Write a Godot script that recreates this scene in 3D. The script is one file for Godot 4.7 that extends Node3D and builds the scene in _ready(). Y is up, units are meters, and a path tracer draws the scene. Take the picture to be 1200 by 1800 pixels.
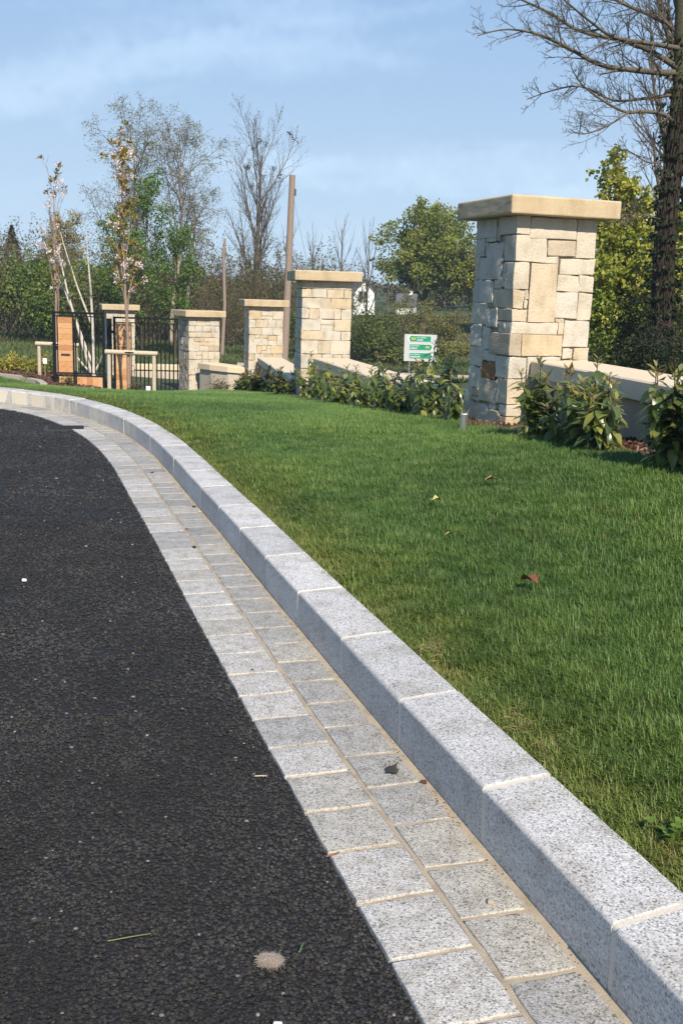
extends Node3D

# ---------------------------------------------------------------- mesh builder
class MB:
	var v := PackedVector3Array()
	var n := PackedVector3Array()
	var c := PackedColorArray()
	var ix := PackedInt32Array()
	var col := Color.WHITE

	func vert(p: Vector3, nn: Vector3) -> int:
		v.append(p)
		n.append(nn)
		c.append(col)
		return v.size() - 1

	func tri(a: Vector3, b: Vector3, d: Vector3) -> void:
		var nn := (d - a).cross(b - a).normalized()
		var k := v.size()
		vert(a, nn)
		vert(b, nn)
		vert(d, nn)
		ix.append_array(PackedInt32Array([k, k + 1, k + 2]))

	func quad(a: Vector3, b: Vector3, d: Vector3, e: Vector3) -> void:
		var nn := (d - a).cross(b - a).normalized()
		var k := v.size()
		vert(a, nn)
		vert(b, nn)
		vert(d, nn)
		vert(e, nn)
		ix.append_array(PackedInt32Array([k, k + 1, k + 2, k, k + 2, k + 3]))

	func box(o: Vector3, b: Basis, s: Vector3) -> void:
		var x := b.x * s.x * 0.5
		var y := b.y * s.y * 0.5
		var z := b.z * s.z * 0.5
		quad(o - x + y + z, o + x + y + z, o + x - y + z, o - x - y + z)
		quad(o + x + y - z, o - x + y - z, o - x - y - z, o + x - y - z)
		quad(o + x + y + z, o + x + y - z, o + x - y - z, o + x - y + z)
		quad(o - x + y - z, o - x + y + z, o - x - y + z, o - x - y - z)
		quad(o - x + y - z, o + x + y - z, o + x + y + z, o - x + y + z)
		quad(o - x - y + z, o + x - y + z, o + x - y - z, o - x - y - z)

	func tube(pts: PackedVector3Array, rad: PackedFloat32Array, sides: int, cap := true) -> void:
		var m := pts.size()
		var d := (pts[1] - pts[0]).normalized()
		var side := d.cross(Vector3(0.31, 0.2, 0.93)).normalized()
		var k := v.size()
		for i in m:
			if i < m - 1:
				d = (pts[i + 1] - pts[i]).normalized()
			if i > 0:
				d = (pts[mini(i + 1, m - 1)] - pts[i - 1]).normalized()
			side = (side - d * side.dot(d)).normalized()
			var up := d.cross(side)
			for j in sides:
				var a := TAU * j / sides
				var nn := side * cos(a) + up * sin(a)
				vert(pts[i] + nn * rad[i], nn)
		for i in m - 1:
			for j in sides:
				var a := k + i * sides + j
				var b := k + i * sides + (j + 1) % sides
				ix.append_array(PackedInt32Array([a, b + sides, b, a, a + sides, b + sides]))
		if cap and sides > 3:
			for e in [0, m - 1]:
				var q: int = k + e * sides
				for j in range(1, sides - 1):
					if e == 0:
						ix.append_array(PackedInt32Array([q, q + j, q + j + 1]))
					else:
						ix.append_array(PackedInt32Array([q, q + j + 1, q + j]))

	# a small leaf: two triangles folded along the midrib
	func leaf(p: Vector3, d: Vector3, s: Vector3, l: float, w: float) -> void:
		var nn := s.cross(d).normalized()
		var k := v.size()
		var fold := nn * w * 0.25
		vert(p, nn)
		vert(p + d * l * 0.45 + s * w * 0.5 + fold, (nn - s * 0.4).normalized())
		vert(p + d * l, nn)
		vert(p + d * l * 0.45 - s * w * 0.5 + fold, (nn + s * 0.4).normalized())
		ix.append_array(PackedInt32Array([k, k + 2, k + 1, k, k + 3, k + 2]))

	func smooth() -> void:                                  # normals from the faces, shared where corners meet
		var at := {}
		var sum := PackedVector3Array()
		var who := PackedInt32Array()
		for p in v:
			var key := Vector3i((p * 8000.0).round())
			if not at.has(key):
				at[key] = sum.size()
				sum.append(Vector3.ZERO)
			who.append(at[key])
		for t in range(0, ix.size(), 3):
			var nn := (v[ix[t + 2]] - v[ix[t]]).cross(v[ix[t + 1]] - v[ix[t]])
			for q in 3:
				sum[who[ix[t + q]]] += nn
		for i in v.size():
			n[i] = sum[who[i]].normalized()

	func mesh() -> ArrayMesh:
		var arr := []
		arr.resize(Mesh.ARRAY_MAX)
		arr[Mesh.ARRAY_VERTEX] = v
		arr[Mesh.ARRAY_NORMAL] = n
		arr[Mesh.ARRAY_COLOR] = c
		arr[Mesh.ARRAY_INDEX] = ix
		var m := ArrayMesh.new()
		m.add_surface_from_arrays(Mesh.PRIMITIVE_TRIANGLES, arr)
		return m

# ---------------------------------------------------------------- names, things, parts
var used := {}
var M := {}
var rough_noise := FastNoiseLite.new()

func numbered(called: String, parent: Node) -> String:
	var key := "%d/%s" % [parent.get_instance_id(), called]
	var k: int = used.get(key, 0)
	used[key] = k + 1
	return called if k == 0 else "%s_%03d" % [called, k]

func put(o: Node3D, called: String, parent: Node) -> void:
	o.name = numbered(called, parent)
	parent.add_child(o, true)

func part(called: String, mesh: Mesh, mat: Material, parent: Node) -> MeshInstance3D:
	var o := MeshInstance3D.new()
	o.mesh = mesh
	o.material_override = mat
	put(o, called, parent)
	return o

func tag(o: Node, label: String, category: String, group := "") -> void:
	o.set_meta("label", label)
	o.set_meta("category", category)
	if group:
		o.set_meta("group", group)

func thing(called: String, label: String, category: String, at: Vector3, turn := 0.0, group := "") -> Node3D:
	var o := Node3D.new()
	put(o, called, self)
	o.position = at
	o.rotation.y = turn
	tag(o, label, category, group)
	return o

func setting(called: String) -> Node3D:
	var o := Node3D.new()
	put(o, called, self)
	o.set_meta("kind", "structure")
	return o

func struct(called: String, mesh: Mesh, mat: Material) -> MeshInstance3D:
	var o := part(called, mesh, mat, self)
	o.set_meta("kind", "structure")
	return o

func scatter(called: String, mesh: Mesh, mat: Material, xf: Array[Transform3D], cols: PackedColorArray, parent: Node) -> MultiMeshInstance3D:
	var mm := MultiMesh.new()
	mm.transform_format = MultiMesh.TRANSFORM_3D
	mm.use_colors = true
	mm.mesh = mesh
	mm.instance_count = xf.size()
	for i in xf.size():
		mm.set_instance_transform(i, xf[i])
		mm.set_instance_color(i, cols[i])
	var o := MultiMeshInstance3D.new()
	o.multimesh = mm
	o.material_override = mat
	put(o, called, parent)
	o.set_meta("kind", "stuff")
	return o

func rnd(seed_value: int) -> RandomNumberGenerator:
	var r := RandomNumberGenerator.new()
	r.seed = seed_value * 7919 + 13
	return r

func any_dir(r: RandomNumberGenerator) -> Vector3:
	var z := r.randf_range(-1, 1)
	var a := r.randf() * TAU
	var q := sqrt(1.0 - z * z)
	return Vector3(q * cos(a), z, q * sin(a))

# ---------------------------------------------------------------- materials
func lin(r: float, g: float, b: float) -> Color:
	return Color(r, g, b).linear_to_srgb()

func noise_tex(freq: float, kind: int, ramp: Array, size := 512, octaves := 4, bump := 0.0, sd := 1) -> NoiseTexture2D:
	var f := FastNoiseLite.new()
	f.noise_type = kind
	f.frequency = freq
	f.seed = sd
	f.fractal_octaves = octaves
	if kind == FastNoiseLite.TYPE_CELLULAR:
		f.cellular_return_type = FastNoiseLite.RETURN_CELL_VALUE
		f.fractal_type = FastNoiseLite.FRACTAL_NONE
	var t := NoiseTexture2D.new()
	t.noise = f
	t.width = size
	t.height = size
	t.seamless = true
	t.seamless_blend_skirt = 0.08
	if bump > 0.0:
		t.as_normal_map = true
		t.bump_strength = bump
	elif ramp.size():
		var g := Gradient.new()
		var offs := PackedFloat32Array()
		var cols := PackedColorArray()
		for e in ramp:
			offs.append(e[0])
			cols.append(e[1])
		g.offsets = offs
		g.colors = cols
		if kind == FastNoiseLite.TYPE_CELLULAR:
			g.interpolation_mode = Gradient.GRADIENT_INTERPOLATE_CONSTANT
		t.color_ramp = g
	return t

func mat(color: Color, roughness := 0.8, tex: Texture2D = null, tile := 1.0, nrm: Texture2D = null, nscale := 1.0, spec := 0.5) -> StandardMaterial3D:
	var m := StandardMaterial3D.new()
	m.albedo_color = color
	m.roughness = roughness
	m.metallic_specular = spec
	if tex or nrm:
		m.uv1_triplanar = true
		m.uv1_world_triplanar = true
		m.uv1_scale = Vector3.ONE / tile
	if tex:
		m.albedo_texture = tex
	if nrm:
		m.normal_enabled = true
		m.normal_texture = nrm
		m.normal_scale = nscale
	return m

func leaf_mat(roughness: float, back: Color, spec := 0.5) -> StandardMaterial3D:
	var m := StandardMaterial3D.new()
	m.vertex_color_use_as_albedo = true
	m.roughness = roughness
	m.metallic_specular = spec
	m.cull_mode = BaseMaterial3D.CULL_DISABLED
	if back != Color.BLACK:
		m.backlight_enabled = true
		m.backlight = back
	return m

func weather(m: StandardMaterial3D, t: Texture2D, tile: float, stretch := 1.0) -> void:   # stains and dirt, larger than the grain
	m.detail_enabled = true
	m.detail_blend_mode = BaseMaterial3D.BLEND_MODE_MUL
	m.detail_albedo = t
	m.detail_uv_layer = BaseMaterial3D.DETAIL_UV_2
	m.uv2_triplanar = true
	m.uv2_world_triplanar = true
	m.uv2_scale = Vector3(1.0, stretch, 1.0) / tile

func make_materials() -> void:
	var stains := noise_tex(0.012, FastNoiseLite.TYPE_SIMPLEX_SMOOTH, [[0.12, lin(0.78, 0.76, 0.72)], [0.4, lin(0.94, 0.935, 0.92)], [0.65, lin(1, 1, 1)]], 512, 6, 0.0, 91)
	var simplex := FastNoiseLite.TYPE_SIMPLEX_SMOOTH
	var cell := FastNoiseLite.TYPE_CELLULAR
	# granite: grains of quartz, feldspar and mica a few millimetres across
	var ramp := [[0.0, lin(0.22, 0.22, 0.22)], [0.10, lin(0.40, 0.40, 0.40)], [0.30, lin(0.53, 0.53, 0.53)], [0.55, lin(0.66, 0.655, 0.645)], [0.80, lin(0.61, 0.585, 0.54)], [0.92, lin(0.74, 0.73, 0.71)]]
	var grain := noise_tex(0.085, cell, ramp, 1024, 1, 0.0, 5)
	var pits := noise_tex(0.11, simplex, [], 512, 3, 3.0, 8)
	var tints := [lin(0.98, 0.96, 0.92), lin(0.89, 0.87, 0.84), lin(0.94, 0.91, 0.85), lin(0.83, 0.815, 0.79)]
	for k in 4:
		var m := mat(tints[k], 0.62, grain, 0.36, pits, 0.5, 0.5)
		m.uv1_offset = Vector3(0.31 * k, 0.17 * k, 0.53 * k)
		weather(m, stains, 1.3)
		M["granite%d" % k] = m
	for k in 4:                                              # setts: cropped face, a touch darker and warmer than the bush hammered kerb
		var t: Color = [lin(0.80, 0.77, 0.715), lin(0.60, 0.585, 0.55), lin(0.70, 0.665, 0.59), lin(0.50, 0.49, 0.465)][k]
		var m := mat(t, 0.6, grain, 0.34, pits, 0.8, 0.5)
		m.uv1_offset = Vector3(0.23 * k + 0.1, 0.37 * k, 0.41 * k)
		weather(m, stains, 0.5)
		M["sett%d" % k] = m
	var sand := noise_tex(0.12, simplex, [[0.2, lin(0.72, 0.70, 0.66)], [0.5, lin(0.95, 0.95, 0.95)], [0.8, lin(1, 1, 1)]], 512, 5, 0.0, 11)
	var sandn := noise_tex(0.16, simplex, [], 512, 4, 5.0, 12)
	M.mortar = mat(lin(0.44, 0.365, 0.27), 0.95, sand, 0.25, sandn, 0.8)
	M.kerb_mortar = mat(lin(0.66, 0.60, 0.50), 0.95, sand, 0.25, sandn, 0.6)
	# pillar stones, seven tones
	var rock := noise_tex(0.03, simplex, [[0.15, lin(0.76, 0.72, 0.66)], [0.42, lin(0.88, 0.87, 0.85)], [0.7, lin(0.95, 0.945, 0.94)]], 1024, 7, 0.0, 21)
	var rockn := noise_tex(0.03, simplex, [], 1024, 7, 8.0, 22)
	var tones := [lin(0.585, 0.53, 0.44), lin(0.56, 0.525, 0.46), lin(0.58, 0.495, 0.375), lin(0.50, 0.435, 0.34), lin(0.56, 0.46, 0.32), lin(0.44, 0.375, 0.29), lin(0.30, 0.16, 0.08)]
	for k in 7:
		var m := mat(tones[k], 0.9, rock, 0.8, rockn, 0.55, 0.3)
		m.uv1_offset = Vector3(0.13 * k, 0.29 * k, 0.07 * k)
		weather(m, stains, 1.1, 0.6)
		M["stone%d" % k] = m
	M.core = mat(lin(0.33, 0.28, 0.21), 1.0)
	var coarse := noise_tex(0.10, simplex, [[0.2, lin(0.74, 0.68, 0.60)], [0.55, lin(1, 1, 1)]], 512, 3, 0.0, 31)
	var coarsen := noise_tex(0.09, simplex, [], 512, 4, 9.0, 32)
	M.cap = mat(lin(0.63, 0.51, 0.345), 0.92, coarse, 0.30, coarsen, 1.3, 0.3)
	M.coping = mat(lin(0.71, 0.59, 0.43), 0.92, coarse, 0.30, coarsen, 0.5, 0.3)
	weather(M.cap, stains, 1.6, 0.5)
	weather(M.mortar, stains, 0.7)
	M.render = mat(lin(0.50, 0.44, 0.36), 0.95, noise_tex(0.006, simplex, [[0.2, lin(0.86, 0.84, 0.80)], [0.7, lin(1, 1, 1)]], 512, 5, 0.0, 41), 1.7, sandn, 0.3, 0.3)
	# road
	M.tar = mat(lin(0.016, 0.0152, 0.0145), 0.75, null, 0.4, noise_tex(0.05, simplex, [], 512, 3, 12.0, 51), 1.0, 0.4)
	M.far_road = mat(lin(0.13, 0.13, 0.135), 0.85, noise_tex(0.05, simplex, [[0.2, lin(0.85, 0.85, 0.85)], [0.8, lin(1, 1, 1)]], 256, 4, 0.0, 52), 2.0)
	M.white_paint = mat(lin(0.7, 0.7, 0.68), 0.7)
	M.path_stone = mat(lin(0.42, 0.37, 0.30), 0.9, sand, 0.4, sandn, 0.5)
	var chip := StandardMaterial3D.new()
	chip.vertex_color_use_as_albedo = true
	chip.roughness = 0.7
	chip.metallic_specular = 0.35
	M.chip = chip
	# ground
	M.soil = mat(lin(0.05, 0.075, 0.022), 1.0, noise_tex(0.02, simplex, [[0.25, lin(0.45, 0.42, 0.35)], [0.5, lin(0.8, 0.8, 0.8)], [0.75, lin(1, 0.95, 0.85)]], 512, 5, 0.0, 61), 3.0)
	M.mulch_bed = mat(lin(0.055, 0.03, 0.02), 1.0, noise_tex(0.06, simplex, [[0.25, lin(0.3, 0.3, 0.3)], [0.7, lin(1, 1, 1)]], 256, 4, 0.0, 62), 0.5, sandn, 1.5)
	M.mulch = leaf_mat(0.9, Color.BLACK, 0.3)
	M.grass = leaf_mat(0.5, lin(0.45, 0.52, 0.24), 0.45)
	# plants
	M.leaf = leaf_mat(0.5, lin(0.62, 0.68, 0.36), 0.35)
	M.maple_leaf = leaf_mat(0.5, lin(0.85, 0.85, 0.42), 0.35)
	M.petal = leaf_mat(0.7, lin(0.7, 0.66, 0.66), 0.3)
	M.bark = mat(lin(0.15, 0.12, 0.09), 0.95, noise_tex(0.03, simplex, [[0.25, lin(0.5, 0.5, 0.48)], [0.7, lin(1, 1, 1)]], 512, 5, 0.0, 71), 0.5, noise_tex(0.05, simplex, [], 512, 5, 8.0, 72), 1.0, 0.2)
	M.twig = mat(lin(0.13, 0.105, 0.085), 0.9, null, 1.0, null, 1.0, 0.2)
	M.ivy_stem = mat(lin(0.045, 0.035, 0.027), 0.9, null, 1.0, null, 1.0, 0.2)
	M.grey_bark = mat(lin(0.115, 0.10, 0.075), 0.9, null, 1.0, null, 1.0, 0.2)
	M.green_bark = mat(lin(0.085, 0.08, 0.05), 0.9, M.bark.albedo_texture, 0.6, M.bark.normal_texture, 0.8, 0.2)
	M.white_bark = mat(lin(0.62, 0.57, 0.50), 0.8, noise_tex(0.03, simplex, [[0.22, lin(0.25, 0.22, 0.2)], [0.36, lin(0.95, 0.95, 0.95)]], 512, 4, 0.0, 73), 0.6)
	M.birch_bark = mat(lin(0.36, 0.31, 0.25), 0.85, M.white_bark.albedo_texture, 0.8)
	M.cherry_bark = mat(lin(0.34, 0.25, 0.20), 0.7, noise_tex(0.04, simplex, [[0.3, lin(0.6, 0.55, 0.5)], [0.7, lin(1, 1, 1)]], 256, 4, 0.0, 74), 0.3)
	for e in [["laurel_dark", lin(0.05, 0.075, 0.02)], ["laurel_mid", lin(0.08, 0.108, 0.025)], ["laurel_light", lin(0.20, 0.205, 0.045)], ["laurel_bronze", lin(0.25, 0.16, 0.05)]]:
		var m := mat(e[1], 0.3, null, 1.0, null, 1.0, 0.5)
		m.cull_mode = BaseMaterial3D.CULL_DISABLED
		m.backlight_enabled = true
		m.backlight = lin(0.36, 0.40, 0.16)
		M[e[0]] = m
	# made things
	M.black = mat(lin(0.006, 0.008, 0.0075), 0.55, null, 1.0, null, 1.0, 0.3)
	var wood := noise_tex(0.02, simplex, [[0.2, lin(0.72, 0.66, 0.6)], [0.6, lin(1, 1, 1)]], 512, 5, 0.0, 81)
	for k in 4:
		var t: Color = [lin(0.55, 0.29, 0.135), lin(0.60, 0.34, 0.165), lin(0.46, 0.225, 0.105), lin(0.62, 0.38, 0.20)][k]
		var m := mat(t, 0.6, wood, 0.5, null, 1.0, 0.4)
		m.uv1_scale = Vector3(0.6, 7.0, 0.6)
		m.uv1_offset = Vector3(0.3 * k, 0.2 * k, 0)
		M["cedar%d" % k] = m
	M.stake = mat(lin(0.52, 0.46, 0.35), 0.9, wood, 0.4)
	M.pole = mat(lin(0.27, 0.21, 0.17), 0.9, wood, 0.5)
	M.steel = mat(lin(0.6, 0.6, 0.6), 0.3)
	M.steel.metallic = 0.9
	M.sign_grey = mat(lin(0.42, 0.44, 0.45), 0.6)
	M.sign_green = mat(lin(0.0, 0.22, 0.12), 0.5)
	M.sign_white = mat(lin(0.75, 0.75, 0.75), 0.5)
	M.sign_yellow = mat(lin(0.65, 0.5, 0.03), 0.5)
	M.white_wall = mat(lin(0.78, 0.78, 0.76), 0.9)
	M.slate = mat(lin(0.10, 0.10, 0.11), 0.8)
	M.tile = mat(lin(0.30, 0.10, 0.06), 0.9)
	M.pane = mat(lin(0.03, 0.035, 0.04), 0.15)
	M.plastic = mat(lin(0.72, 0.74, 0.76), 0.5)
	M.iron = mat(lin(0.03, 0.03, 0.03), 0.6)

# ---------------------------------------------------------------- kerb line and terrain
var line := PackedVector2Array()          # foot of the kerb face, every STEP metres, from behind the camera to the far left
var heading := PackedFloat32Array()
const STEP := 0.1

func make_line() -> void:
	var c := Curve2D.new()
	var p := [Vector2(4.0, 9.0), Vector2(2.6, 4.5), Vector2(1.15, 0.0), Vector2(0.83, -1.02), Vector2(0.586, -1.78), Vector2(0.375, -2.45), Vector2(0.19, -3.02), Vector2(0.01, -3.6), Vector2(-0.17, -4.17), Vector2(-0.355, -4.77), Vector2(-0.545, -5.4), Vector2(-0.726, -5.99), Vector2(-0.91, -6.56), Vector2(-1.275, -7.74), Vector2(-1.46, -8.32), Vector2(-1.83, -9.32), Vector2(-2.2, -10.16), Vector2(-2.66, -10.97), Vector2(-3.08, -11.58), Vector2(-3.55, -12.05), Vector2(-4.08, -12.4), Vector2(-5.2, -12.8), Vector2(-7.0, -13.12), Vector2(-12.0, -13.5), Vector2(-24.0, -13.9)]
	for i in p.size():
		var t: Vector2 = (p[mini(i + 1, p.size() - 1)] - p[maxi(i - 1, 0)])
		var li: float = p[i].distance_to(p[maxi(i - 1, 0)]) / 3.0
		var lo: float = p[i].distance_to(p[mini(i + 1, p.size() - 1)]) / 3.0
		c.add_point(p[i], -t.normalized() * li, t.normalized() * lo)
	c.bake_interval = 0.02
	var raw := PackedVector2Array()
	for k in int(c.get_baked_length() / STEP) + 1:
		raw.append(c.sample_baked(k * STEP))
	for k in raw.size():
		var s := Vector2.ZERO
		var w := mini(6, mini(k, raw.size() - 1 - k))
		for j in range(-w, w + 1):
			s += raw[k + j]
		line.append(s / (2 * w + 1))
	for k in line.size():
		var d := line[mini(k + 4, line.size() - 1)] - line[maxi(k - 4, 0)]
		var a := atan2(-d.x, -d.y)                            # 0 = straight away, growing to the left
		heading.append(maxf(a, heading[k - 1] if k else a))

func along(s: float, off: float) -> Vector2:                # off to the right of the line, onto the lawn
	var f := clampf(s / STEP, 0.0, line.size() - 1.001)
	var k := int(f)
	var p := line[k].lerp(line[k + 1], f - k)
	var a := lerpf(heading[k], heading[k + 1], f - k)
	return p + Vector2(cos(a), -sin(a)) * off

func v3(p: Vector2, y: float) -> Vector3:
	return Vector3(p.x, y, p.y)

func nearest_s(p: Vector2) -> float:
	var best := 0
	for k in line.size():
		if line[k].distance_squared_to(p) < line[best].distance_squared_to(p):
			best = k
	return best * STEP

var tp: Array = []
var tw := PackedFloat64Array()
var cache := PackedFloat32Array()
const CX := 161
const CZ := 181

func tps_fit() -> void:
	tp = [[1.3, -0.5, 0.15], [0.95, -2.0, 0.15], [0.45, -3.6, 0.15], [-0.1, -5.5, 0.15], [-0.75, -7.6, 0.15], [-1.6, -9.8, 0.145], [-2.8, -11.5, 0.14], [-4.0, -12.2, 0.14], [-7, -12.9, 0.12], [-14, -13.4, 0.1], [-24, -13.7, 0.1],
		[4.2, 9, 0.15], [2.8, 4.5, 0.15], [4.5, 0.0, 0.42], [1.86, -5.7, 0.45], [2.3, -5.6, 0.47], [1.59, -8.2, 0.32], [1.3, -8.9, 0.28], [1.7, -9.5, 0.27], [1.0, -9.4, 0.25], [0.59, -11.5, 0.09], [-0.04, -14.0, -0.08], [-0.75, -16.4, -0.24], [-2.1, -21.0, -0.62], [-1.9, -24.3, -0.78], [-3.5, -24.7, -1.0], [-3.7, -25.8, -1.07], [-5.0, -24.0, -0.98], [-6.9, -24.0, -0.9], [-8.5, -26, -0.86], [-7.6, -27, -0.95], [-6.3, -30.4, -1.06], [-12, -26, -0.8],
		[4, -12, 0.22], [5, -17, 0.1], [5.5, -22, -0.2], [8, -8, 0.4], [-8, -44, -1.1], [-20, -42, -1.0], [-4, -43, -1.3], [2, -34, -1.5], [8, -36, -1.5], [16, -34, -1.5], [3, -48, -1.4], [4.5, -65, -1.1], [10, -70, -0.4], [-10, -60, -1.3], [-25, -70, -1.0], [6, -110, 0.8], [-10, -110, 0.2], [-60, -60, -1.0], [60, -60, 0.0], [60, 10, 0.6], [-60, -20, 0.0], [-60, -150, 1.0], [60, -150, 2.0], [0, -200, 3.0], [300, -300, 6], [-300, -300, 4], [0, -420, 6], [300, 20, 3], [-300, 0, 0]]
	var n := tp.size()
	var a := []
	for i in n + 3:
		var row := PackedFloat64Array()
		row.resize(n + 4)
		a.append(row)
	for i in n:
		for j in n:
			a[i][j] = kern(tp[i][0] - tp[j][0], tp[i][1] - tp[j][1])
		a[i][i] += 0.002
		a[i][n] = 1.0
		a[i][n + 1] = tp[i][0]
		a[i][n + 2] = tp[i][1]
		a[n][i] = 1.0
		a[n + 1][i] = tp[i][0]
		a[n + 2][i] = tp[i][1]
		a[i][n + 3] = tp[i][2]
	var m := n + 3
	for i in m:
		var best := i
		for j in range(i + 1, m):
			if absf(a[j][i]) > absf(a[best][i]):
				best = j
		var t = a[i]
		a[i] = a[best]
		a[best] = t
		for j in range(i + 1, m):
			var f: float = a[j][i] / a[i][i]
			if f == 0.0:
				continue
			var rj: PackedFloat64Array = a[j]
			var ri: PackedFloat64Array = a[i]
			for k in range(i, m + 1):
				rj[k] -= f * ri[k]
			a[j] = rj
	tw.resize(m)
	for i in range(m - 1, -1, -1):
		var s: float = a[i][m]
		for k in range(i + 1, m):
			s -= a[i][k] * tw[k]
		tw[i] = s / a[i][i]
	for iz in CZ:
		for ixx in CX:
			cache.append(tps(-26.0 + ixx * 0.25, -40.0 + iz * 0.25))

func kern(x: float, z: float) -> float:
	var q := x * x + z * z
	return 0.0 if q < 1e-9 else 0.001 * q * log(q)

func tps(x: float, z: float) -> float:
	var n := tp.size()
	var s := tw[n] + tw[n + 1] * x + tw[n + 2] * z
	for i in n:
		s += tw[i] * kern(x - tp[i][0], z - tp[i][1])
	return s

func ground(x: float, z: float) -> float:
	var fx := (x + 26.0) * 4.0
	var fz := (z + 40.0) * 4.0
	if fx < 0 or fz < 0 or fx >= CX - 1 or fz >= CZ - 1:
		return tps(x, z)
	var a := int(fx)
	var b := int(fz)
	var k := b * CX + a
	return lerpf(lerpf(cache[k], cache[k + 1], fx - a), lerpf(cache[k + CX], cache[k + CX + 1], fx - a), fz - b)

func on(x: float, z: float, up := 0.0) -> Vector3:
	return Vector3(x, ground(x, z) + up, z)

# ---------------------------------------------------------------- sky
func sky_cover() -> ImageTexture:
	var f := FastNoiseLite.new()
	f.noise_type = FastNoiseLite.TYPE_SIMPLEX_SMOOTH
	f.seed = 77
	f.frequency = 1.0
	f.fractal_octaves = 6
	f.fractal_gain = 0.55
	f.domain_warp_enabled = true
	f.domain_warp_amplitude = 0.5
	f.domain_warp_frequency = 1.2
	var w := 1536
	var h := 768
	var im := Image.create(w, h, false, Image.FORMAT_RGBA8)
	for y in h / 2 + 2:
		var el := PI * 0.5 - PI * (y + 0.5) / h
		for x in w:
			var a := TAU * (x + 0.5) / w
			var d := Vector3(cos(a) * cos(el), sin(el), sin(a) * cos(el))
			# cirrus lies on a high sheet: stretched with the wind, finer toward the horizon
			var s := 1.0 / (d.y + 0.22)
			var q := Vector3(d.x * s, 0.0, d.z * s)
			var n := f.get_noise_3d(q.x * 1.1 + q.z * 0.3, 3.0, q.z * 0.55 - q.x * 0.2)
			var big := f.get_noise_3d(q.x * 0.35, 9.0, q.z * 0.35)
			var v := smoothstep(-0.02, 0.66, n * 1.0 + big * 0.5)
			im.set_pixel(x, y, Color(1, 1, 1, clampf(v * 0.85, 0, 1)))
	return ImageTexture.create_from_image(im)

func _ready() -> void:
	# camera
	var cam := Camera3D.new()
	cam.name = "camera"
	cam.fov = 51.88
	cam.near = 0.05
	cam.far = 1500.0
	cam.position = Vector3(0, 1.35, 0)
	cam.basis = Basis(Vector3.RIGHT, -0.2025) * Basis(Vector3.BACK, 0.031)
	add_child(cam)
	# sky, sun, exposure
	var sky := ProceduralSkyMaterial.new()
	sky.sky_top_color = Color(0.26, 0.455, 0.685)
	sky.sky_horizon_color = Color(0.67, 0.75, 0.81)
	sky.sky_curve = 0.24
	sky.ground_bottom_color = Color(0.25, 0.25, 0.2)
	sky.ground_horizon_color = Color(0.55, 0.6, 0.62)
	sky.sky_cover = sky_cover()
	sky.sky_cover_modulate = Color(0.48, 0.495, 0.49, 0.55)
	sky.sun_angle_max = 12.0
	var env := Environment.new()
	env.background_mode = Environment.BG_SKY
	env.sky = Sky.new()
	env.sky.sky_material = sky
	env.background_energy_multiplier = 1.12
	env.tonemap_mode = Environment.TONE_MAPPER_LINEAR
	env.tonemap_exposure = 1.42
	env.fog_enabled = true
	env.fog_density = 0.0007
	env.fog_light_color = Color(0.72, 0.80, 0.88)
	env.sdfgi_enabled = true
	env.ssao_enabled = true
	env.ssil_enabled = true
	var we := WorldEnvironment.new()
	we.name = "world_environment"
	we.environment = env
	add_child(we)
	var sun := DirectionalLight3D.new()
	sun.name = "sun"
	var to_sun := Vector3(0.305 * 0.766, 0.643, 0.952 * 0.766).normalized()
	sun.basis = Basis.looking_at(-to_sun, Vector3.UP)
	sun.light_energy = 1.6
	sun.light_color = Color(1.0, 0.95, 0.87)
	sun.light_angular_distance = 0.5
	sun.shadow_enabled = true
	add_child(sun)
	# the place
	rough_noise.noise_type = FastNoiseLite.TYPE_SIMPLEX_SMOOTH
	rough_noise.frequency = 0.06
	rough_noise.seed = 5
	rough_noise.fractal_octaves = 2
	make_materials()
	make_line()
	tps_fit()
	build_ground()
	build_road()
	build_kerb()
	build_setts()
	build_beds()
	build_lawn()
	build_walls()
	build_gate()
	build_sign()
	build_pole()
	build_house()
	build_trees()
	build_big_tree()
	build_hedges()
	build_laurels()
	build_litter()

# ---------------------------------------------------------------- setting
const KERB_H := 0.155
const KERB_W := 0.21

const skew := 0.15                                       # the joints are cut a little off square

func sweep(mb: MB, prof: PackedVector2Array, s0: float, s1: float, segs: int, bevel: float) -> void:
	# a profile (offset, height) carried along the kerb line; both ends closed, with a small chamfer
	var at := PackedFloat32Array()
	var inset := PackedFloat32Array()
	if bevel > 0.0:
		at.append(s0)
		inset.append(bevel)
	for k in segs + 1:
		at.append(lerpf(s0 + bevel, s1 - bevel, float(k) / segs))
		inset.append(0.0)
	if bevel > 0.0:
		at.append(s1)
		inset.append(bevel)
	var mid := Vector2((prof[0].x + prof[prof.size() - 1].x) * 0.5, -0.1)
	var rows := []
	for k in at.size():
		var row := PackedVector3Array()
		for q in prof:
			var w := q
			if inset[k] > 0.0:
				w.x += signf(mid.x - q.x) * inset[k]
				w.y -= inset[k]
			row.append(v3(along(at[k] + w.x * skew, w.x), w.y))
		rows.append(row)
	for k in at.size() - 1:
		for j in prof.size() - 1:
			mb.quad(rows[k][j], rows[k + 1][j], rows[k + 1][j + 1], rows[k][j + 1])
	for j in range(1, prof.size() - 1):
		mb.tri(rows[0][0], rows[0][j], rows[0][j + 1])
		mb.tri(rows[-1][0], rows[-1][j + 1], rows[-1][j])

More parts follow.
